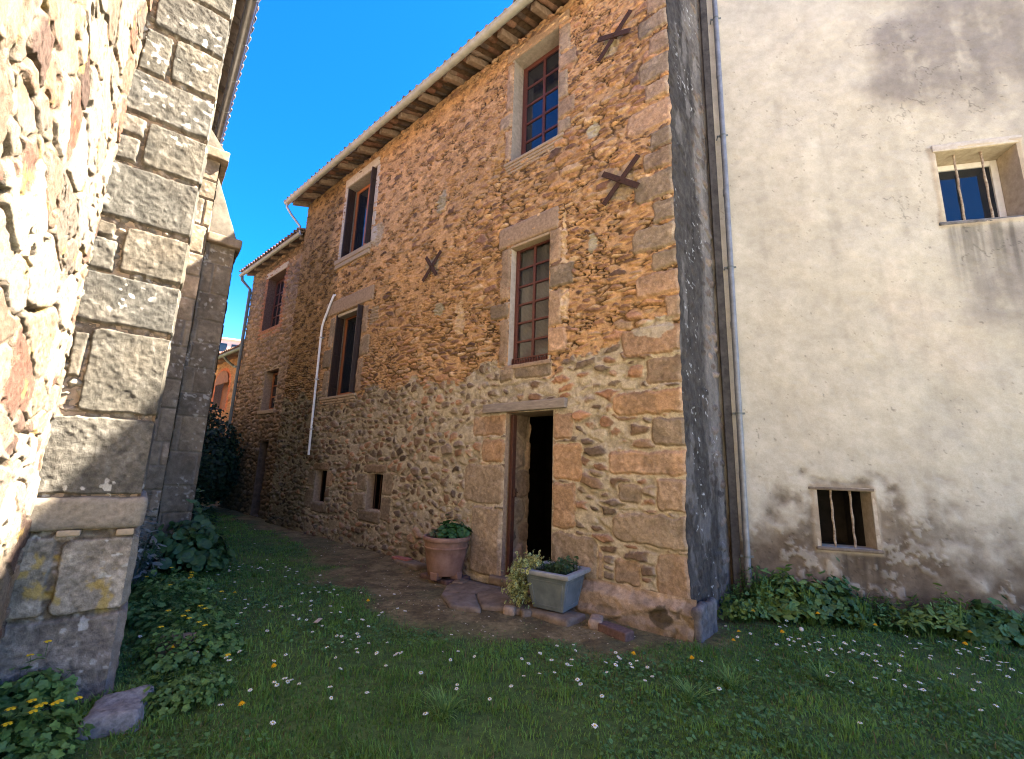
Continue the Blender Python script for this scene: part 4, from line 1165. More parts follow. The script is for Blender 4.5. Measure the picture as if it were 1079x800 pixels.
# ------------------------------------------------------------------ doorstep, stones
def rock(name, fr, u0, u1, d0, d1, z0, z1, mat, label, cat, bev=.025, rough=.02, rscale=6, cuts=3, rot=0, group=None):
    c = fr.pt((u0 + u1) / 2, (d0 + d1) / 2, z0)
    f2 = fr.sub((u0 + u1) / 2, (d0 + d1) / 2, 0, R(rot))
    hu, hd = (u1 - u0) / 2, (d1 - d0) / 2
    g = G(); g.box(f2, -hu, hu, -hd, hd, z0, z1)
    o = g.build(name, mat, None, bevel=bev, rough=rough, cuts=cuts, rscale=rscale, loc=c)
    return tag(o, label, cat, group)
g = G()
def poly_slab(name, pts, z0, z1, mat, label, cat):
    g = G(); n = len(pts)
    P3 = [FR.pt(u, d, 0) for (u, d) in pts]; c = sum(P3) / n
    vs = [(p[0], p[1], z0) for p in P3] + [(p[0], p[1], z1) for p in P3]
    fs = [tuple(range(n))[::-1], tuple(range(n, 2 * n))] + [(i, (i + 1) % n, n + (i + 1) % n, n + i) for i in range(n)]
    g.add(vs, fs)
    bmv = g.build(name, mat, None, bevel=.018, rough=.0, loc=c)
    me = bmv.data; bm = bmesh.new(); bm.from_mesh(me); bmesh.ops.triangulate(bm, faces=[f for f in bm.faces if len(f.verts) > 4])
    for _ in range(3): bmesh.ops.subdivide_edges(bm, edges=[e for e in bm.edges if e.calc_length() > .05], cuts=1)
    bm.normal_update()
    for v in bm.verts:
        q = Vector(v.co) * 7 + Vector((c[0], c[1], 0)); v.co += v.normal * (mnoise.noise(q) * .012 + mnoise.noise(q * 3) * .006)
    bm.to_mesh(me); bm.free()
    for p in me.polygons: p.use_smooth = True
    return tag(bmv, label, cat)
poly_slab("flagstone", [(2.42, .16), (1.80, .18), (1.56, .50), (1.62, .74), (2.05, .92), (2.46, .60)], -.04, .045, M['flag'], "right-hand worn flagstone below the open doorway", "flagstone")
poly_slab("flagstone", [(3.02, .20), (2.43, .16), (2.47, .605), (2.06, .93), (1.95, 1.02), (2.30, 1.16), (2.72, .95), (3.0, .62)], -.04, .038, M['flag'], "left-hand cracked flagstone below the doorway, beside the terracotta pot", "flagstone")
rock("stone", FR, 1.04, 1.84, .30, .68, -.05, .055, M['flag'], "long flat stone lying under the grey square planter", "stone", .03, .02)
rock("stone", FR, 1.66, 1.80, .72, .86, -.02, .07, M['lintel'], "small pinkish stone against the flagstone's right edge", "stone", .03, .02, 9, 3, 30)
rock("stone", FR, 1.50, 1.62, .66, .76, -.02, .06, M['flag'], "small brown stone between flagstone and planter stone", "stone", .025, .02, 9, 3, 60)
rock("stone", FR, 2.92, 3.10, .24, .48, -.03, .05, M['flag'], "mossy flat stone between terracotta pot and flagstone", "stone", .03, .02, 8, 3, 20)
rock("stone", FR, 3.12, 3.72, .06, .52, -.04, .045, M['brick'], "rough stone packing under the terracotta pot", "stone", .03, .02)
rock("brick", FR, .42, .78, .40, .54, -.03, .062, M['brick'], "loose worn brick lying in the dirt near the house corner", "brick", .012, .008, 8, 3, -12)
rock("stone", FR, .78, .92, .30, .52, -.02, .08, M['lintel'], "small stone leaning behind the loose brick", "stone", .025, .02, 9, 3, 25)
rock("tile_shard", FR, 4.45, 4.80, .12, .25, .05, .085, M['redtile'], "red roof tile shard lying at the wall foot left of the terracotta pot", "tile", .006, .006, 9, 2, 8)
rock("stone", FR, 4.10, 4.72, .06, .30, -.03, .06, M['flag'], "dark flat stone under the red tile shard", "stone", .025, .02)
rock("rock", WORLD, -2.50, -2.22, 2.92, 3.30, -.05, .10, M['slate'], "rough grey rock on the ground at the near buttress foot", "rock", .04, .035, 7, 4, 25)
rock("stone", WORLD, -2.80, -2.55, 3.95, 4.12, -.02, .15, M['flag'], "dark stone among the leaves behind the near buttress", "stone", .03, .02, 8, 3, 10)
_ed = Frame((-7.35, 10.2, 0), nC * -1, dC)
rock("edging_stone", _ed, -1.0, .55, -.10, .10, -.05, .22, M['brick'], "long dark edging kerb below the far buttress", "edging", .03, .025)

# ------------------------------------------------------------------ leaves
def leaf_shape(kind):
    """unit leaf in xy, stalk at the origin, tip towards +y; returns rim points"""
    if kind == 'lobed':
        th = np.linspace(-2.5, 2.5, 17); r = .62 + .30 * np.cos(th * 2.5) ** 2
        return np.stack([r * np.sin(th) * .62, .5 + r * np.cos(th) * .55], -1)
    if kind == 'round':
        th = np.linspace(-2.8, 2.8, 11); return np.stack([.5 * np.sin(th), .5 + .5 * np.cos(th)], -1)
    if kind == 'long':
        y = np.array([0, .25, .55, .85, 1, .85, .55, .25]); x = np.array([-.05, -.16, -.2, -.1, 0, .1, .2, .16]); return np.stack([x, y], -1)
    if kind == 'tooth':
        y = np.array([0, .12, .2, .34, .40, .58, .62, .84, 1, .84, .62, .58, .40, .34, .2, .12]); x = np.array([-.03, -.14, -.06, -.22, -.10, -.26, -.15, -.2, 0, .2, .15, .26, .10, .22, .06, .14]); return np.stack([x, y], -1)
    y = np.array([0, .2, .5, .8, 1, .8, .5, .2]); x = np.array([-.08, -.3, -.36, -.2, 0, .2, .36, .3]); return np.stack([x, y], -1)

def leaves_np(pos, nrm, size, kind, cols, rg, fold=.18, up=None):
    """many leaves as one vertex array: fan about the middle"""
    rim = leaf_shape(kind); k = len(rim); n = len(pos)
    ctr = np.array([[0, .45]])
    pts = np.concatenate([ctr, rim])
    zz = fold * np.abs(pts[:, 0]) - .22 * (pts[:, 1] - .2) ** 2
    L = np.stack([pts[:, 0], pts[:, 1], zz], -1)
    nrm = nrm / np.linalg.norm(nrm, axis=1, keepdims=True)
    a = rg.uniform(0, 2 * np.pi, n); t = np.stack([np.cos(a), np.sin(a), rg.uniform(-.3, .3, n)], -1) if up is None else up
    t = t - nrm * (t * nrm).sum(1, keepdims=True); t /= np.linalg.norm(t, axis=1, keepdims=True) + 1e-9
    b = np.cross(t, nrm)
    s = np.asarray(size)[:, None, None]
    V = pos[:, None, :] + s * (L[None, :, 0:1] * b[:, None, :] + L[None, :, 1:2] * t[:, None, :] + L[None, :, 2:3] * nrm[:, None, :])
    base = (np.arange(n) * (k + 1))[:, None, None]
    tri = np.stack([np.zeros(k, int), 1 + np.arange(k), 1 + (np.arange(k) + 1) % k], -1)[None]
    F = (base + tri).reshape(-1, 3)
    C = np.repeat(cols, k + 1, axis=0)
    return V.reshape(-1, 3), F, C

def stalks_np(p0, p1, r, col):
    """three-sided stalks from p0 to p1, bowed"""
    n = len(p0); mid = (p0 + p1) / 2 + np.stack([rng.normal(0, .008, n), rng.normal(0, .008, n), np.full(n, .01)], -1)
    rings = []
    for q in (p0, mid, p1):
        for k in range(3):
            a = 2 * np.pi * k / 3; rings.append(q + np.array([math.cos(a) * r, math.sin(a) * r, 0]))
    V = np.stack(rings, 1).reshape(-1, 3)
    base = (np.arange(n) * 9)[:, None, None]; q = []
    for i in (0, 3):
        for k in range(3): q.append([i + k, i + (k + 1) % 3, i + 3 + (k + 1) % 3, i + 3 + k])
    F = (base + np.array(q)[None]).reshape(-1, 4)
    return V, F, np.broadcast_to(np.array(col), (len(V), 3))

def join(parts):
    V = []; F3 = []; F4 = []; C = []; o = 0
    for v, f, c in parts:
        V.append(v); C.append(c); (F3 if f.shape[1] == 3 else F4).append(f + o); o += len(v)
    F = []
    if F3: F.append(np.concatenate(F3))
    if F4: F.append(np.concatenate(F4))
    return np.concatenate(V), F, np.concatenate(C)

def foliage(name, center, rx, ry, hh, n, size, kind, c0, c1, seed, parent=None, z0=.0, shell=.55, stems=True, fold=.18, flat=.9):
    rg = np.random.default_rng(seed)
    a = rg.uniform(0, 2 * np.pi, n); r = np.sqrt(rg.uniform(0, 1, n))
    x = r * np.cos(a) * rx; y = r * np.sin(a) * ry
    lump = .30 + 1.4 * fbm(x * 6 + center[0] * 3, y * 6 + center[1] * 3, 3, seed)
    top = hh * np.sqrt(np.maximum(0, 1 - .8 * r * r)) * lump
    z = z0 + top * (1 - (1 - shell) * rg.uniform(0, 1, n) ** 1.3)
    z = np.where(rg.uniform(0, 1, n) < .07, z * 1.4, z)
    pos = np.stack([x + center[0], y + center[1], z + center[2]], -1)
    nrm = np.stack([x / max(rx, .01) * .7 + rg.normal(0, .35, n), y / max(ry, .01) * .7 + rg.normal(0, .35, n), np.full(n, flat)], -1)
    sz = size * rg.uniform(.35, 1.45, n)
    cols = lerp(np.array(c0), np.array(c1), rg.uniform(0, 1, (n, 1))) * rg.uniform(.75, 1.25, (n, 1))
    parts = [leaves_np(pos, nrm, sz, kind, cols, rg, fold)]
    if stems:
        m = max(6, n // 3); base = np.stack([x[:m] * .35 + center[0], y[:m] * .35 + center[1], np.full(m, center[2] - .01)], -1)
        parts.append(stalks_np(base, pos[:m], .0022, np.array(c0) * 1.1))
    V, F, C = join(parts)
    return mesh_np(name, V, F, M['leaf'], parent, col=C, smooth=False), pos

GREEN_A, GREEN_B = (.035, .085, .022), (.085, .155, .040)

def disc_flower(npet, r, r0, zc, cpet, cmid, domed=.0, layers=1, seed=1, wide=.9):
    """petals round a button: verts, faces, colours about the origin"""
    rg = np.random.default_rng(seed); V = []; F = []; C = []
    for l in range(layers):
        rr = r * (1 - .28 * l); zz = zc + .004 * l + domed * l
        for k in range(npet):
            a = 2 * math.pi * (k + .5 * (l % 2)) / npet + rg.normal(0, .05); w = math.pi / npet * wide
            q = rr * rg.uniform(.88, 1.08); o = len(V)
            for (ra, aw, dz) in ((r0 * .6, w * .9, 0), (q * .75, w, .003), (q, w * .45, -.001)):
                V.append((ra * math.cos(a - aw), ra * math.sin(a - aw), zz + dz)); V.append((ra * math.cos(a + aw), ra * math.sin(a + aw), zz + dz))
            F += [(o, o + 1, o + 3, o + 2), (o + 2, o + 3, o + 5, o + 4)]; C += [cpet] * 6
    o = len(V); n = 8
    V.append((0, 0, zc + .006 + domed * layers)); C.append(cmid)
    for k in range(n):
        V.append((r0 * math.cos(2 * math.pi * k / n), r0 * math.sin(2 * math.pi * k / n), zc + .0025 + domed * (layers - 1))); C.append(cmid)
    tris = [(o, o + 1 + k, o + 1 + (k + 1) % n) for k in range(n)]
    return np.array(V), np.array(F), np.array(tris), np.array(C)

def flower_mesh(name, hstem, npet, r, r0, cpet, cmid, layers=1, domed=0.0, seed=1, wide=.9, tilt=0.0):
    V, F4, F3, C = disc_flower(npet, r, r0, 0, cpet, cmid, domed, layers, seed, wide)
    c, s = math.cos(tilt), math.sin(tilt)
    V = np.stack([V[:, 0], V[:, 1] * c - V[:, 2] * s, V[:, 1] * s + V[:, 2] * c + hstem], -1)
    sv, sf, scol = stalks_np(np.array([[0, 0, -.01]]), np.array([[0, 0, hstem]]), .0016, (.06, .11, .03))
    n = len(V)
    VV = np.concatenate([V, sv]); CC = np.concatenate([C, scol])
    me_o = mesh_np(name, VV, [F3, np.concatenate([F4, sf + n])], M['petal'], col=CC, smooth=False)
    return me_o

# ------------------------------------------------------------------ pots
PS = 1.3
pc = FR.pt(3.33, .38, .04)
pot = empty("flower_pot", pc, "round terracotta flower pot with small feet beside the doorway", "flower pot")
g = G()
prof = [(.150, .045), (.160, .06), (.178, .16), (.196, .28), (.208, .345), (.214, .352), (.214, .362), (.209, .368), (.214, .42), (.216, .43), (.234, .435), (.240, .45), (.240, .472), (.232, .485), (.212, .486), (.204, .475), (.198, .42), (.17, .41)]
g.lathe(pc, [((r * .86 + .034) * 1.42, z * 1.16) for r, z in prof], 48)
g.build("bowl", M['terracotta'], pot, smooth=True)
for k in range(4):
    a = math.pi / 4 + k * math.pi / 2 + .3; ff = Frame((pc[0] + .20 * math.cos(a), pc[1] + .20 * math.sin(a), pc[2]), (-math.sin(a), math.cos(a), 0), (math.cos(a), math.sin(a), 0))
    g = G(); g.hexa([ff.pt(u * (1 if z else .75), d, z) for u in (-.07, .07) for d in (-.065, .058) for z in (0, .098)]); g.build("foot", M['terracotta'], pot, bevel=.008)
g = G(); g.lathe((pc[0], pc[1], pc[2] + .485), [(.272, 0), (.272, .03), (.10, .042)], 24); g.build("soil", M['soil'], pot)
ger, _ = foliage("geranium_plant", (0, 0, 0), .22, .20, .20, 260, .070, 'round', (.02, .075, .022), (.05, .14, .04), 31, z0=.02, shell=.4)
ger.location = (float(pc[0]) + .10, float(pc[1]) - .02, float(pc[2]) + .52)
tag(ger, "leafy green geranium growing on the right side of the terracotta pot", "plant")
sma, _ = foliage("seedling_plant", (0, 0, 0), .14, .13, .12, 130, .042, 'oval', (.06, .10, .04), (.16, .19, .09), 32, z0=.01, shell=.4)
sma.location = (float(pc[0]) - .13, float(pc[1]) + .02, float(pc[2]) + .52)
tag(sma, "small pale-leaved seedlings on the left side of the terracotta pot", "plant")

qc = FR.pt(1.40, .38, .052)
KS = 1.24
QF = Frame(qc, (dF * math.cos(R(8)) + nF * math.sin(R(8))) * KS, (nF * math.cos(R(8)) - dF * math.sin(R(8))) * KS)
QF.z = QF.z * KS
pl = empty("planter", qc, "grey-green square tapered planter on a stone right of the doorway", "planter")
g = G()
def sq(hw, z): return [QF.pt(-hw, -hw, z), QF.pt(hw, -hw, z), QF.pt(hw, hw, z), QF.pt(-hw, hw, z)]
lv = [(.150, .012), (.205, .30), (.205, .302), (.188, .302), (.186, .27)]
vs = []; fs = []
for (hw, z) in lv: vs += sq(hw, z)
for i in range(len(lv) - 1):
    for k in range(4): fs.append((i * 4 + k, i * 4 + (k + 1) % 4, i * 4 + 4 + (k + 1) % 4, i * 4 + 4 + k))
fs.append((3, 2, 1, 0)); fs.append(tuple((len(lv) - 1) * 4 + k for k in range(4)))
g.add(vs, fs)
body = g.build("body", M['planter'], pl, bevel=.005)
g = G()    # raised panel border on each face
for k in range(4):
    a = k * math.pi / 2; ff = QF.sub(0, 0, 0, a)
    def fp(u, z, o): return ff.pt(u, .150 + (.055) * (z - .012) / .288 + o, z)
    for (ua, ub, za, zb_) in ((-.13, .13, .035, .05), (-.165, .165, .245, .26), (-.135, -.12, .05, .245), (.12, .135, .05, .245)):
        g.hexa([fp(u * (1 + .25 * (z - .05) / .2 if ua * ub > 0 else 1), z, o_) for u in (ua, ub) for o_ in (-.004, .005) for z in (za, zb_)])
g.build("panel_border", M['planter'], body, bevel=.002)
g = G(); vs = []; fs = []
lv = [(.208, .292), (.238, .300), (.242, .312), (.242, .332), (.236, .340), (.196, .340), (.190, .330), (.190, .292)]
for (hw, z) in lv: vs += sq(hw, z)
for i in range(len(lv)):
    j = (i + 1) % len(lv)
    for k in range(4): fs.append((i * 4 + k, i * 4 + (k + 1) % 4, j * 4 + (k + 1) % 4, j * 4 + k))
g.add(vs, fs); g.build("rim", flat_mat("planter_rim", (.19, .205, .205), (.30, .315, .31), .5, 12, .15, .002), pl, bevel=.003)
g = G(); g.box(QF, -.187, .187, -.187, .187, .272, .290); g.build("soil", M['soil'], pl)
# trailing variegated shrub
rg = np.random.default_rng(41)
def variegated(n, pos, nrm, size, rg):
    """each leaf: pale rim and green middle, built as two fans"""
    k = leaf_shape('oval'); V1, F1, C1 = leaves_np(pos, nrm, size, 'oval', np.tile([[.60, .62, .26]], (n, 1)) * rg.uniform(.7, 1.15, (n, 1)), rg)
    nn = len(k) + 1
    C1 = C1.reshape(n, nn, 3); C1[:, 0, :] = np.array([.035, .085, .025]) * rg.uniform(.7, 1.2, (n, 1))
    return V1, F1, C1.reshape(-1, 3)
top = FR.pt(1.66, .36, .45)
n = 1150
tt = rg.uniform(0, 1, n) ** .8
px = QF.p(.15 + .15 * np.sin(tt * 2.2) + rg.normal(0, .055, n), .16 + rg.normal(0, .075, n), .41 + .12 * np.sin(tt * 3.1) * (1 - tt) - .36 * tt + rg.normal(0, .03, n))
nr = QF.p(.9 + rg.normal(0, .5, n), .35 + rg.normal(0, .5, n), .5 + rg.normal(0, .4, n)) - QF.o
pv = variegated(n, px, nr, rg.uniform(.030, .056, n), rg)
stv = stalks_np(np.tile(QF.pt(.10, .05, .28), (30, 1)), px[:30], .003, (.08, .07, .03))
V, F, C = join([pv, stv])
vsh = mesh_np("trailing_shrub", V - qc, F, M['leaf'], col=C, smooth=False); vsh.location = tuple(qc)
tag(vsh, "cream and green variegated shrub spilling over the planter's left side", "shrub")
n = 330
px = QF.p(rg.uniform(-.17, .13, n), rg.uniform(-.15, .15, n), .30 + rg.uniform(0, 1, n) * (.07 + .05 * vn(rg.uniform(0, 9, n), rg.uniform(0, 9, n), 3)))
px[:, 2] += .05 * (((px - qc) @ QF.u) < -.08)
nr = np.stack([rg.normal(0, .6, n), rg.normal(0, .6, n), np.full(n, .8)], -1)
cc_ = lerp(np.array([.02, .06, .02]), np.array([.07, .12, .04]), rg.uniform(0, 1, (n, 1)))
V, F, C = join([leaves_np(px, nr, rg.uniform(.028, .05, n), 'oval', cc_, rg), stalks_np(px * [1, 1, 0] + np.array([0, 0, qc[2] + .285 * KS]), px, .002, (.06, .08, .03))])
bsh = mesh_np("box_plant", V - qc, F, M['leaf'], col=C, smooth=False); bsh.location = tuple(qc)
tag(bsh, "low dark green plant filling the grey square planter", "plant")

# ------------------------------------------------------------------ grass
NG = 240000
gxs = rng.uniform(-8.5, 6.5, NG * 3); gys = rng.uniform(1.4, 13.5, NG * 3)
dist = np.hypot(gxs, gys)
inview = (np.abs(gxs) < gys * 1.2 + .6) & (dist > 1.8)
uu = (gxs - P[0]) * dF[0] + (gys - P[1]) * dF[1]; dd = (gxs - P[0]) * nF[0] + (gys - P[1]) * nF[1]
rr_ = (gxs - A[0]) * rR[0] + (gys - A[1]) * rR[1]; rd = (gxs - A[0]) * nR[0] + (gys - A[1]) * nR[1]
ss = (gxs - B[0]) * dC[0] + (gys - B[1]) * dC[1]; tt_ = (gxs - B[0]) * nC[0] + (gys - B[1]) * nC[1]
ok = inview & ((dd > .12) | (uu < -.02)) & ((rd > .03) | (rr_ < 0)) & (ss > -.45) & ~((ss < .06) & (tt_ > -.04) & (tt_ < .9))
ok &= ~((uu > 0) & (dd < .0))
dmk = dirt_mask(gxs, gys)
slabm = (uu > 1.5) & (uu < 3.8) & (dd < 1.15)
ok &= rng.uniform(0, 1, len(gxs)) > np.clip(dmk * 1.08, 0, .985)
ok &= ~slabm
ok &= rng.uniform(0, 1, len(gxs)) < .40 + .60 * sst(.36, .52, fbm(gxs * 2.6, gys * 2.6, 4, 804))
keep_p = np.clip((3.1 / np.maximum(dist, 2.0)) ** 1.25, .12, 1)
ok &= rng.uniform(0, 1, len(gxs)) < keep_p
ii = np.nonzero(ok)[0]
gxs, gys, dist, dmk = gxs[ii], gys[ii], dist[ii], dmk[ii]
n = len(gxs)
print("grass blades", n)
tall = fbm(gxs * 1.6, gys * 1.6, 3, 800); pat = fbm(gxs * .9, gys * .9, 4, 801)
tall = .6 * tall + .55 * sst(.45, .75, fbm(gxs * 5, gys * 5, 3, 803))
H_ = (.018 + .066 * tall ** 1.6 * rng.uniform(.25, 1.4, n)) * (1 - .55 * dmk)
W_ = .0022 + .0011 * np.maximum(dist - 2, 0) * .55 + .001 * rng.uniform(0, 1, n)
ang = rng.uniform(0, 2 * np.pi, n); lean = rng.uniform(.15, 1.0, n) * H_
bx, by = np.cos(ang), np.sin(ang); lx, ly = -by, bx
gz = ground_z(gxs, gys) - .004
b0 = np.stack([gxs, gys, gz], -1); side = np.stack([bx, by, bx * 0], -1) * W_[:, None]; ln = np.stack([lx, ly, lx * 0], -1)
v0 = b0 - side; v1 = b0 + side
m0 = b0 + ln * (lean * .35)[:, None] + np.array([0, 0, 1]) * (H_ * .6)[:, None]
v2 = m0 - side * .8; v3 = m0 + side * .8
v4 = b0 + ln * lean[:, None] + np.array([0, 0, 1]) * (H_ * .95)[:, None]
V = np.stack([v0, v1, v2, v3, v4], 1).reshape(-1, 3)
base = np.arange(n)[:, None] * 5
F4 = base + np.array([[0, 1, 3, 2]]); F3 = base + np.array([[2, 3, 4]])
gc = lerp(np.array([.072, .175, .036]), np.array([.18, .32, .068]), (rng.uniform(0, 1, n) * .5 + .5 * sst(.3, .7, pat))[:, None])
dry = (rng.uniform(0, 1, n) < (.03 + .22 * dmk + .09 * sst(.52, .7, fbm(gxs * 1.1, gys * 1.1, 3, 802))))
gc = np.where(dry[:, None], np.array([.20, .17, .075]) * rng.uniform(.6, 1.2, (n, 1)), gc)
C = np.repeat(gc, 5, axis=0)
tag(mesh_np("grass", V, [F3, F4], M['grass'], col=C, smooth=False), "short green lawn grass, thinner and drier towards the bare strip along the house", "grass", kind="stuff")
# clover and small broad leaves in the lawn
nc = 60000
cx, cy = rng.uniform(-6, 6.2, nc), rng.uniform(1.7, 9, nc)
u_, d_ = (cx - P[0]) * dF[0] + (cy - P[1]) * dF[1], (cx - P[0]) * nF[0] + (cy - P[1]) * nF[1]
r_2, d_2 = (cx - A[0]) * rR[0] + (cy - A[1]) * rR[1], (cx - A[0]) * nR[0] + (cy - A[1]) * nR[1]
s_ = (cx - B[0]) * dC[0] + (cy - B[1]) * dC[1]; t_ = (cx - B[0]) * nC[0] + (cy - B[1]) * nC[1]
cl = fbm(cx * 1.3, cy * 1.3, 3, 810)
ok = (np.abs(cx) < cy * 1.2 + .5) & ((d_ > .15) | (u_ < -.05)) & ((d_2 > .05) | (r_2 < 0)) & (s_ > -.3) & ~((s_ < .06) & (t_ > -.04) & (t_ < .9)) & (rng.uniform(0, 1, nc) < sst(.40, .62, cl)) & (dirt_mask(cx, cy) < .5) & ~((u_ > 1.4) & (u_ < 3.9) & (d_ < 1.2))
cx, cy = cx[ok], cy[ok]; n = len(cx)
pos = np.stack([cx, cy, ground_z(cx, cy) + rng.uniform(.012, .05, n)], -1)
nr = np.stack([rng.normal(0, .4, n), rng.normal(0, .4, n), np.ones(n)], -1)
cc_ = lerp(np.array([.036, .110, .028]), np.array([.090, .20, .055]), rng.uniform(0, 1, (n, 1)))
V, F, C = leaves_np(pos, nr, rng.uniform(.014, .032, n), 'round', cc_, rng)
tag(mesh_np("clover", V, F, M['leaf'], col=C, smooth=False), "clover and small round leaves scattered through the lawn", "ground cover", kind="stuff")
# pebbles and dry leaf litter on the bare strip
nl = 14000
lx_, ly_ = rng.uniform(-6.5, 2.6, nl), rng.uniform(3.8, 12, nl)
u_, d_ = (lx_ - P[0]) * dF[0] + (ly_ - P[1]) * dF[1], (lx_ - P[0]) * nF[0] + (ly_ - P[1]) * nF[1]
ok = (d_ > .16) & (u_ > -.3) & (rng.uniform(0, 1, nl) < dirt_mask(lx_, ly_) * (.25 + .75 * sst(.4, .65, fbm(lx_ * 1.4, ly_ * 1.4, 3, 820)))) & ~((u_ > 1.55) & (u_ < 3.05) & (d_ < 1.0))
lx_, ly_ = lx_[ok], ly_[ok]; n = len(lx_)
pos = np.stack([lx_, ly_, ground_z(lx_, ly_) + rng.uniform(.002, .012, n)], -1)
nr = np.stack([rng.normal(0, .35, n), rng.normal(0, .35, n), np.ones(n)], -1)
pal = np.array([(.30, .22, .11), (.16, .11, .055), (.38, .31, .19), (.09, .066, .035), (.44, .39, .30), (.22, .14, .06), (.15, .17, .05)])
V, F, C = leaves_np(pos, nr, rng.uniform(.008, .030, n), 'oval', pal[rng.integers(0, len(pal), n)], rng)
tag(mesh_np("leaf_litter", V, F, M['bits'], col=C, smooth=False), "dry leaf litter and crumbs of stone on the bare strip before the house", "leaf litter", kind="stuff")

# ------------------------------------------------------------------ weeds and flowers
# tufts of longer grass
def tuft(c, n, hh, seed, label, spread=.10, group="longer grass tufts in the lawn"):
    rg = np.random.default_rng(seed); V = []; F = []
    ang = rg.uniform(0, 2 * np.pi, n); H0 = hh * rg.uniform(.5, 1.1, n); out = spread * rg.uniform(.4, 1.6, n)
    for i in range(n):
        dx, dy = math.cos(ang[i]), math.sin(ang[i]); sx, sy = -dy * .004, dx * .004; bx = rg.normal(0, .02); by = rg.normal(0, .02); o = len(V)
        for (k, w) in ((0, 1), (.4, 1), (.75, .7), (1, .1)):
            x, y, z = bx + dx * out[i] * k, by + dy * out[i] * k, H0[i] * (k * 1.5 - k * k * .75) * 1.2
            V.append((x - sx * w, y - sy * w, z)); V.append((x + sx * w, y + sy * w, z))
        F += [(o + 2 * k, o + 2 * k + 1, o + 2 * k + 3, o + 2 * k + 2) for k in range(3)]
    cols = lerp(np.array([.08, .19, .045]), np.array([.20, .33, .09]), np.repeat(rg.uniform(0, 1, n), 8)[:, None])
    o = mesh_np("grass_tuft", np.array(V), np.array(F), M['grass'], col=cols, smooth=False)
    o.location = (c[0], c[1], 0); return tag(o, label, "grass tuft", group)

def clump(name, c, rx, ry, hh, n, size, kind, label, cat, seed, ca=GREEN_A, cb=GREEN_B, group=None, shell=.5, flat=.9):
    o, pos = foliage(name, (0, 0, 0), rx, ry, hh, n, size, kind, ca, cb, seed, shell=shell, flat=flat)
    o.location = (float(c[0]), float(c[1]), 0.0)
    return tag(o, label, cat, group), pos
# along the foot of the rendered wall
WG = "weed clumps along the rendered wall"
weeds = [(.22, .14, .22, .16, .42, 260, .11, 'tooth', "tall toothed dandelion clump at the downpipe foot"),
         (.55, .16, .26, .16, .34, 260, .15, 'long', "long-leaved dock clump just right of the downpipe"),
         (.98, .15, .28, .15, .30, 240, .12, 'lobed', "lobed-leaf weed clump below the left side of the low barred window"),
         (1.42, .14, .26, .14, .24, 200, .10, 'tooth', "toothed-leaf weed clump below the right side of the low barred window"),
         (1.95, .15, .28, .15, .27, 230, .15, 'long', "narrow-leaved weed clump at the middle of the rendered wall's foot"),
         (2.45, .14, .26, .14, .30, 230, .12, 'lobed', "upright lobed weed clump towards the right end of the rendered wall"),
         (3.0, .15, .30, .15, .24, 220, .11, 'tooth', "low weed clump at the far right foot of the rendered wall"),
         (.02, .42, .18, .16, .20, 150, .09, 'oval', "small weed clump in the corner beside the blackened gable")]
for i, (r, d, rx, ry, hh, n, sz, kd, lab) in enumerate(weeds):
    clump("weed", RW.pt(r, d, 0), rx * 1.65, ry * 1.5, hh * (1.05 + .4 * ((i * 7) % 5) / 4) * (1.0 if i < 2 else .85), int(n * 3.2), sz * (.42 + .22 * ((i * 3) % 4) / 3), kd, lab, "weed", 900 + i, ca=[(.045, .115, .028), (.06, .13, .028), (.04, .10, .034)][i % 3], cb=[(.11, .21, .05), (.15, .24, .055), (.09, .19, .06)][i % 3], group=WG, flat=[.9, .4, .6][i % 3])
for i, (r, hh) in enumerate(((.30, .50), (.75, .44), (1.25, .38), (2.1, .42), (2.75, .40))):
    c = RW.pt(r, .26, 0)
    tuft((float(c[0]), float(c[1])), 46, hh, 990 + i, ["tall grass tuft rising beside the downpipe foot", "tall grass tuft right of the downpipe's dock leaves", "tall grass tuft below the low barred window", "tall grass tuft in the weeds mid-way along the rendered wall", "tall grass tuft in the weeds near the right end of the rendered wall"][i], .10, "tall grass among the weeds")
# celandines by the near buttress
def yellow_flowers(parent, pts):
    for p in pts:
        V, F4, F3, C = disc_flower(5, .022, .005, 0, (.75, .50, .02), (.55, .42, .03), 0, 1, int(abs(p[0]) * 999), .95)
        sv, sf, sc = stalks_np(np.array([[0, 0, -.09]]), np.array([[0, 0, 0.]]), .0014, (.06, .12, .03))
        nn = len(V); VV = np.concatenate([V, sv]) + np.array(p)
        mesh_np("flower", VV, [F3, np.concatenate([F4, sf + nn])], M['petal'], parent, col=np.concatenate([C, sc]), smooth=False)
cel = [((-2.62, 2.62), .40, .26, .25, 420, .075, "celandine with many small yellow flowers in front of the near buttress", 17),
       ((-3.02, 3.06), .34, .22, .30, 330, .08, "celandine clump with yellow flowers against the foot of the near buttress", 9),
       ((-2.58, 4.05), .34, .34, .20, 360, .07, "celandine patch with scattered yellow flowers just past the near buttress corner", 7),
       ((-3.5, 5.0), .42, .40, .22, 340, .08, "leafy celandine patch farther along behind the near buttress", 5),
       ((-2.15, 3.40), .26, .26, .12, 220, .06, "low lobed leaves around the grey rock", 1),
       ((-2.95, 4.55), .36, .36, .17, 320, .075, "celandine patch between the dark stone and the next clump behind the buttress", 3),
       ((-4.0, 5.75), .40, .36, .18, 320, .08, "leafy celandine just before the hollyhock clumps", 2)]
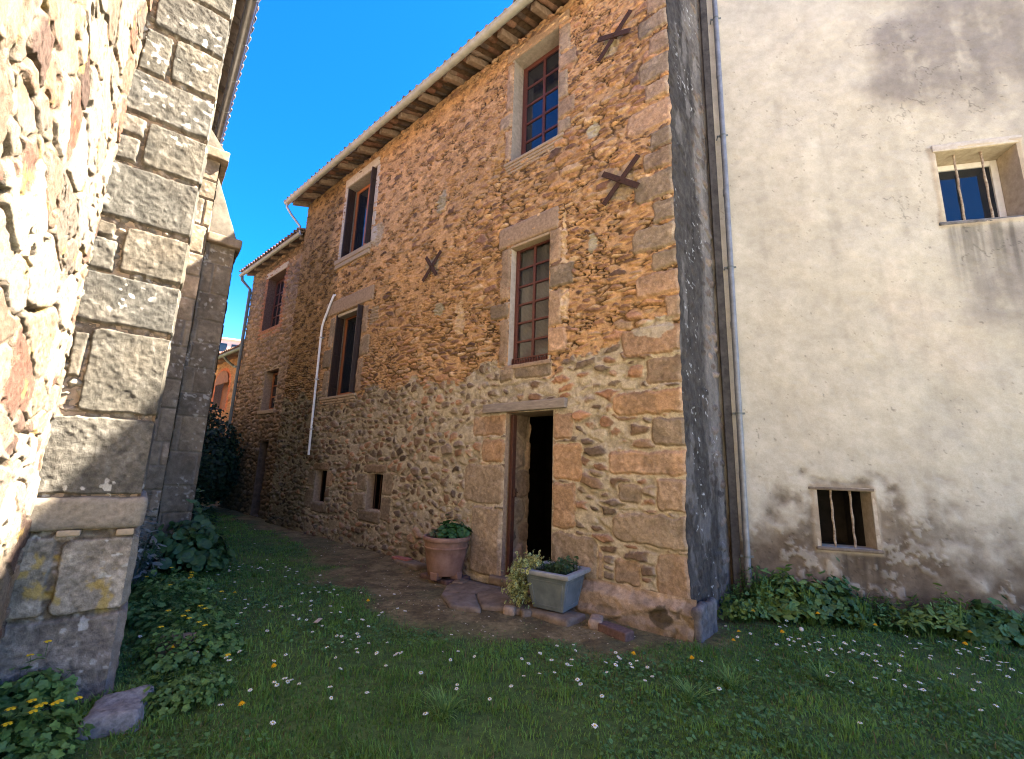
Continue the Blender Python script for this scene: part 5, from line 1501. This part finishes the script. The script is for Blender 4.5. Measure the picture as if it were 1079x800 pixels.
for i, (c, rx, ry, hh, n, sz, lab, nf) in enumerate(cel):
    root = empty("celandine", (c[0], c[1], 0), lab, "plant", "celandine clumps by the church")
    o, pos = foliage("foliage", (c[0], c[1], 0), rx * 1.1, ry * 1.1, hh, int(n * 2.2), sz * .62, 'lobed', (.042, .11, .026), (.11, .21, .05), 930 + i, root, shell=.5)
    rgf = np.random.default_rng(950 + i)
    hi = np.argsort(-pos[:, 2])[:max(60, nf * 6)]
    yellow_flowers(root, [pos[j] + np.array([rgf.normal(0, .02), rgf.normal(0, .02), .05 + .04 * rgf.random()]) for j in rgf.choice(hi, nf, replace=False)])
# dark broad-leaf plant, grey-leaved plant, shrubs down the lane
clump("hollyhock", (-4.55, 6.75), .55, .55, .60, 620, .105, 'round', "dark broad-leaved hollyhock clump beside the church wall", "plant", 961, (.026, .070, .026), (.055, .125, .042), shell=.35, flat=.5)
clump("hollyhock", (-5.3, 7.6), .5, .5, .50, 520, .10, 'lobed', "second dark broad-leaved clump, nearer the far buttress", "plant", 965, (.026, .070, .026), (.055, .125, .042), shell=.35, flat=.5)
clump("lavender", (-4.62, 5.85), .30, .30, .95, 300, .10, 'long', "grey-leaved wispy plant showing past the near buttress edge", "plant", 962, (.10, .115, .10), (.21, .23, .20), shell=.3)
clump("shrub", (-6.85, 10.0), .60, .55, .75, 420, .10, 'oval', "mid green leafy shrub at the foot of the far buttress", "shrub", 963, (.022, .06, .02), (.06, .12, .035), shell=.3)
clump("shrub", (-6.1, 8.4), .5, .4, .55, 240, .11, 'tooth', "low shrub with toothed leaves below the far buttress", "shrub", 966, (.018, .05, .018), (.05, .10, .03), shell=.3)
def shrub_tall(c, rx, ry, hh, n, seed, label):
    root = empty("evergreen_shrub", (c[0], c[1], 0), label, "shrub", "evergreens at the lane's end")
    rg = np.random.default_rng(seed)
    v = rg.normal(0, 1, (n, 3)); v /= np.linalg.norm(v, axis=1, keepdims=True); rad = rg.uniform(.3, 1, n) ** .5
    lump = .7 + .6 * fbm(v[:, 0] * 2 + 9, v[:, 2] * 2.5 + v[:, 1], 3, seed)
    pos = v * (rad * lump)[:, None] * np.array([rx, ry, hh * .5]) + np.array([c[0], c[1], hh * .52])
    cols = lerp(np.array([.008, .026, .018]), np.array([.022, .055, .032]), rg.uniform(0, 1, (n, 1)))
    V, F, C = leaves_np(pos, v + rg.normal(0, .5, (n, 3)), rg.uniform(.06, .14, n), 'oval', cols, rg)
    mesh_np("crown", V, F, M['leaf'], root, col=C, smooth=False)
    g = G(); g.tube([(c[0], c[1], -.05), (c[0] + .03, c[1], hh * .4), (c[0], c[1] + .05, hh * .8)], [.06, .045, .015], 7)
    for k in range(5):
        a = k * 1.3; g.tube([(c[0], c[1], hh * (.2 + .1 * k)), (c[0] + rx * .6 * math.cos(a), c[1] + ry * .6 * math.sin(a), hh * (.4 + .1 * k))], [.025, .008], 5)
    g.build("trunk", M['bark'], root)
p1, p2 = H2F.pt(13.9, 1.0, 0), H2F.pt(15.9, 1.1, 0)
shrub_tall(p1, 1.0, .8, 2.5, 6500, 971, "dark evergreen bush in the shade before the second stone house")
shrub_tall(p2, 1.6, 1.0, 3.6, 6500, 972, "taller dark evergreen bush behind the first at the lane's end")
tuft((-.36, 3.25), 60, .17, 981, "long-bladed grass tuft in the middle of the lawn foreground", .16)
tuft((1.75, 3.75), 60, .15, 982, "pale long grass tuft in the lawn before the house corner", .15)
tuft((1.35, 3.55), 55, .13, 983, "darker grass tuft left of the pale one before the corner", .14)
tuft((2.55, 3.9), 50, .13, 984, "grass tuft in the lawn before the downpipe", .14)
# pale dry leaf in the lawn
g = G(); g.hexa([(x, y, z) for x in (-1.85, -1.81) for y in (4.72, 4.84) for z in (.05, .056)])
o = g.build("dry_leaf", flat_mat("dry_leaf", (.40, .30, .20), (.52, .42, .30), .9, 20, 0, 0), None, loc=(-1.83, 4.785, .05)); tag(o, "pale dry leaf lying on the left part of the lawn", "leaf")

# daisies
protos = [flower_mesh("daisy", .070 + .012 * k, 13, .0125 + .001 * k, .0045, (.80, .80, .78), (.60, .42, .03), 1, 0, 50 + k, .75, .25 * (k - 1)) for k in range(3)]
spots = []
def scat(c, sx, sy, n, seed, rot=0):
    rg = np.random.default_rng(seed)
    for _ in range(n):
        a, b = rg.normal(0, sx * 1.35), rg.normal(0, sy * 1.5)
        spots.append((c[0] + a * math.cos(rot) - b * math.sin(rot), c[1] + a * math.sin(rot) + b * math.cos(rot)))
scat((-3.6, 6.7), .75, .35, 34, 1, -.9); scat((-2.4, 5.3), .45, .3, 30, 2, -.8); scat((-1.5, 4.5), .35, .2, 16, 3, -.6)
scat((-5.2, 8.2), .8, .3, 16, 4, -.9); scat((-.9, 4.15), .35, .15, 10, 5, -.2); scat((.2, 3.95), .3, .14, 6, 6); scat((.95, 3.95), .22, .10, 16, 7)
scat((-2.0, 4.3), .7, .5, 22, 21, -.7); scat((-.6, 3.55), .6, .25, 14, 22)
spots += [(-1.55, 3.42), (-1.49, 3.45), (-1.44, 3.43), (-1.50, 3.39), (-1.41, 3.44), (-.32, 3.5), (-.30, 3.42), (-.08, 3.39), (-.6, 3.62), (.55, 3.52), (.58, 3.57), (1.13, 3.67), (1.61, 3.98), (-1.75, 3.75), (-2.1, 4.3), (-1.2, 3.6)]
scat((2.95, 4.35), .12, .10, 14, 8, -.3); scat((3.0, 4.55), .28, .14, 10, 9); scat((3.3, 4.0), .16, .22, 14, 10); scat((3.9, 4.25), .32, .24, 34, 11); scat((2.6, 3.55), .4, .2, 8, 12); scat((2.35, 4.45), .2, .15, 6, 13); scat((4.4, 4.35), .25, .15, 12, 14)
used = 0
DG = "daisies in the lawn"
for i, (x, y) in enumerate(spots):
    u, d = (x - P[0]) * dF[0] + (y - P[1]) * dF[1], (x - P[0]) * nF[0] + (y - P[1]) * nF[1]
    if (u > -.1 and d < 1.0 and u < 6) or (u > 0 and d < .25): continue
    if u < 0 and ((x - A[0]) * nR[0] + (y - A[1]) * nR[1]) < .1: continue
    k = i % 3
    if used < 3: o = protos[used]
    else:
        o = protos[k].copy(); COL.objects.link(o)
    used += 1
    o.location = (x, y, float(ground_z(np.float64(x), np.float64(y))))
    s = 1.0 + .4 * random.random(); o.scale = (s, s, s)
    o.rotation_euler = (random.uniform(-.2, .2), random.uniform(-.2, .2), random.uniform(0, 6.28))
    tag(o, "small white daisy with a yellow centre, one of the many scattered over the lawn", "daisy", DG)
# dandelions
dpro = flower_mesh("dandelion", .10, 18, .021, .008, (.80, .42, .008), (.75, .38, .01), 3, .002, 77, .8)
DL = [(-1.59, 3.11, .10, "large dandelion alone in the near left lawn"), (-2.71, 4.03, .12, "dandelion beside the near buttress, left of a close pair"), (-2.60, 3.98, .12, "dandelion next to another beside the near buttress"),
      (-2.59, 3.81, .13, "dandelion a little in front of the pair near the buttress"), (-1.70, 3.72, .08, "half-closed dandelion low in the left lawn"), (-1.5, 5.32, .10, "dandelion at the lawn edge left of the flagstones"),
      (1.06, 4.11, .10, "dandelion at the bare strip's edge before the planter"), (2.59, 5.01, .20, "dandelion on a tall stalk near the downpipe foot"), (2.26, 4.62, .12, "dandelion in the lawn before the blackened corner"),
      (2.63, 4.55, .16, "dandelion in the weeds left below the low barred window"), (3.19, 4.86, .24, "dandelion on a tall stalk in the weeds right below the low barred window"), (3.66, 4.77, .18, "dandelion in the weeds right of the low barred window"),
      (4.41, 4.57, .20, "dandelion in the weeds at the far right wall foot"), (4.25, 4.5, .14, "dandelion a little left of the far right one"), (1.61, 4.1, .08, "dandelion in short grass before the house corner"), (2.1, 4.45, .10, "dandelion low in the grass left of the weeds"), (-3.05, 5.4, .1, "dandelion among daisies in the left lawn")]
for i, (x, y, h_, lab) in enumerate(DL):
    o = dpro if i == 0 else dpro.copy()
    if i: COL.objects.link(o)
    o.location = (x, y, h_ - .10); o.rotation_euler = (random.uniform(-.1, .3), random.uniform(-.3, .3), i * 1.1); o.scale = (1.05,) * 3
    tag(o, lab, "dandelion", "dandelions in the lawn and weeds")
# dandelion clock
rg = np.random.default_rng(5); n = 130
v = rg.normal(0, 1, (n, 3)); v /= np.linalg.norm(v, axis=1, keepdims=True)
V1, F1, C1 = leaves_np(v * .017, v, np.full(n, .012), 'round', np.tile([[.62, .62, .60]], (n, 1)), rg)
sv, sf, sc = stalks_np(np.array([[0, 0, -.2]]), np.array([[0, 0, 0.]]), .0016, (.10, .12, .05))
V, F, C = join([(V1, F1, C1), (sv, sf, sc)])
o = mesh_np("dandelion_clock", V, F, M['petal'], col=C, smooth=False); o.location = (2.84, 4.62, .17)
tag(o, "grey dandelion seed head in the weeds below the low barred window", "dandelion clock")
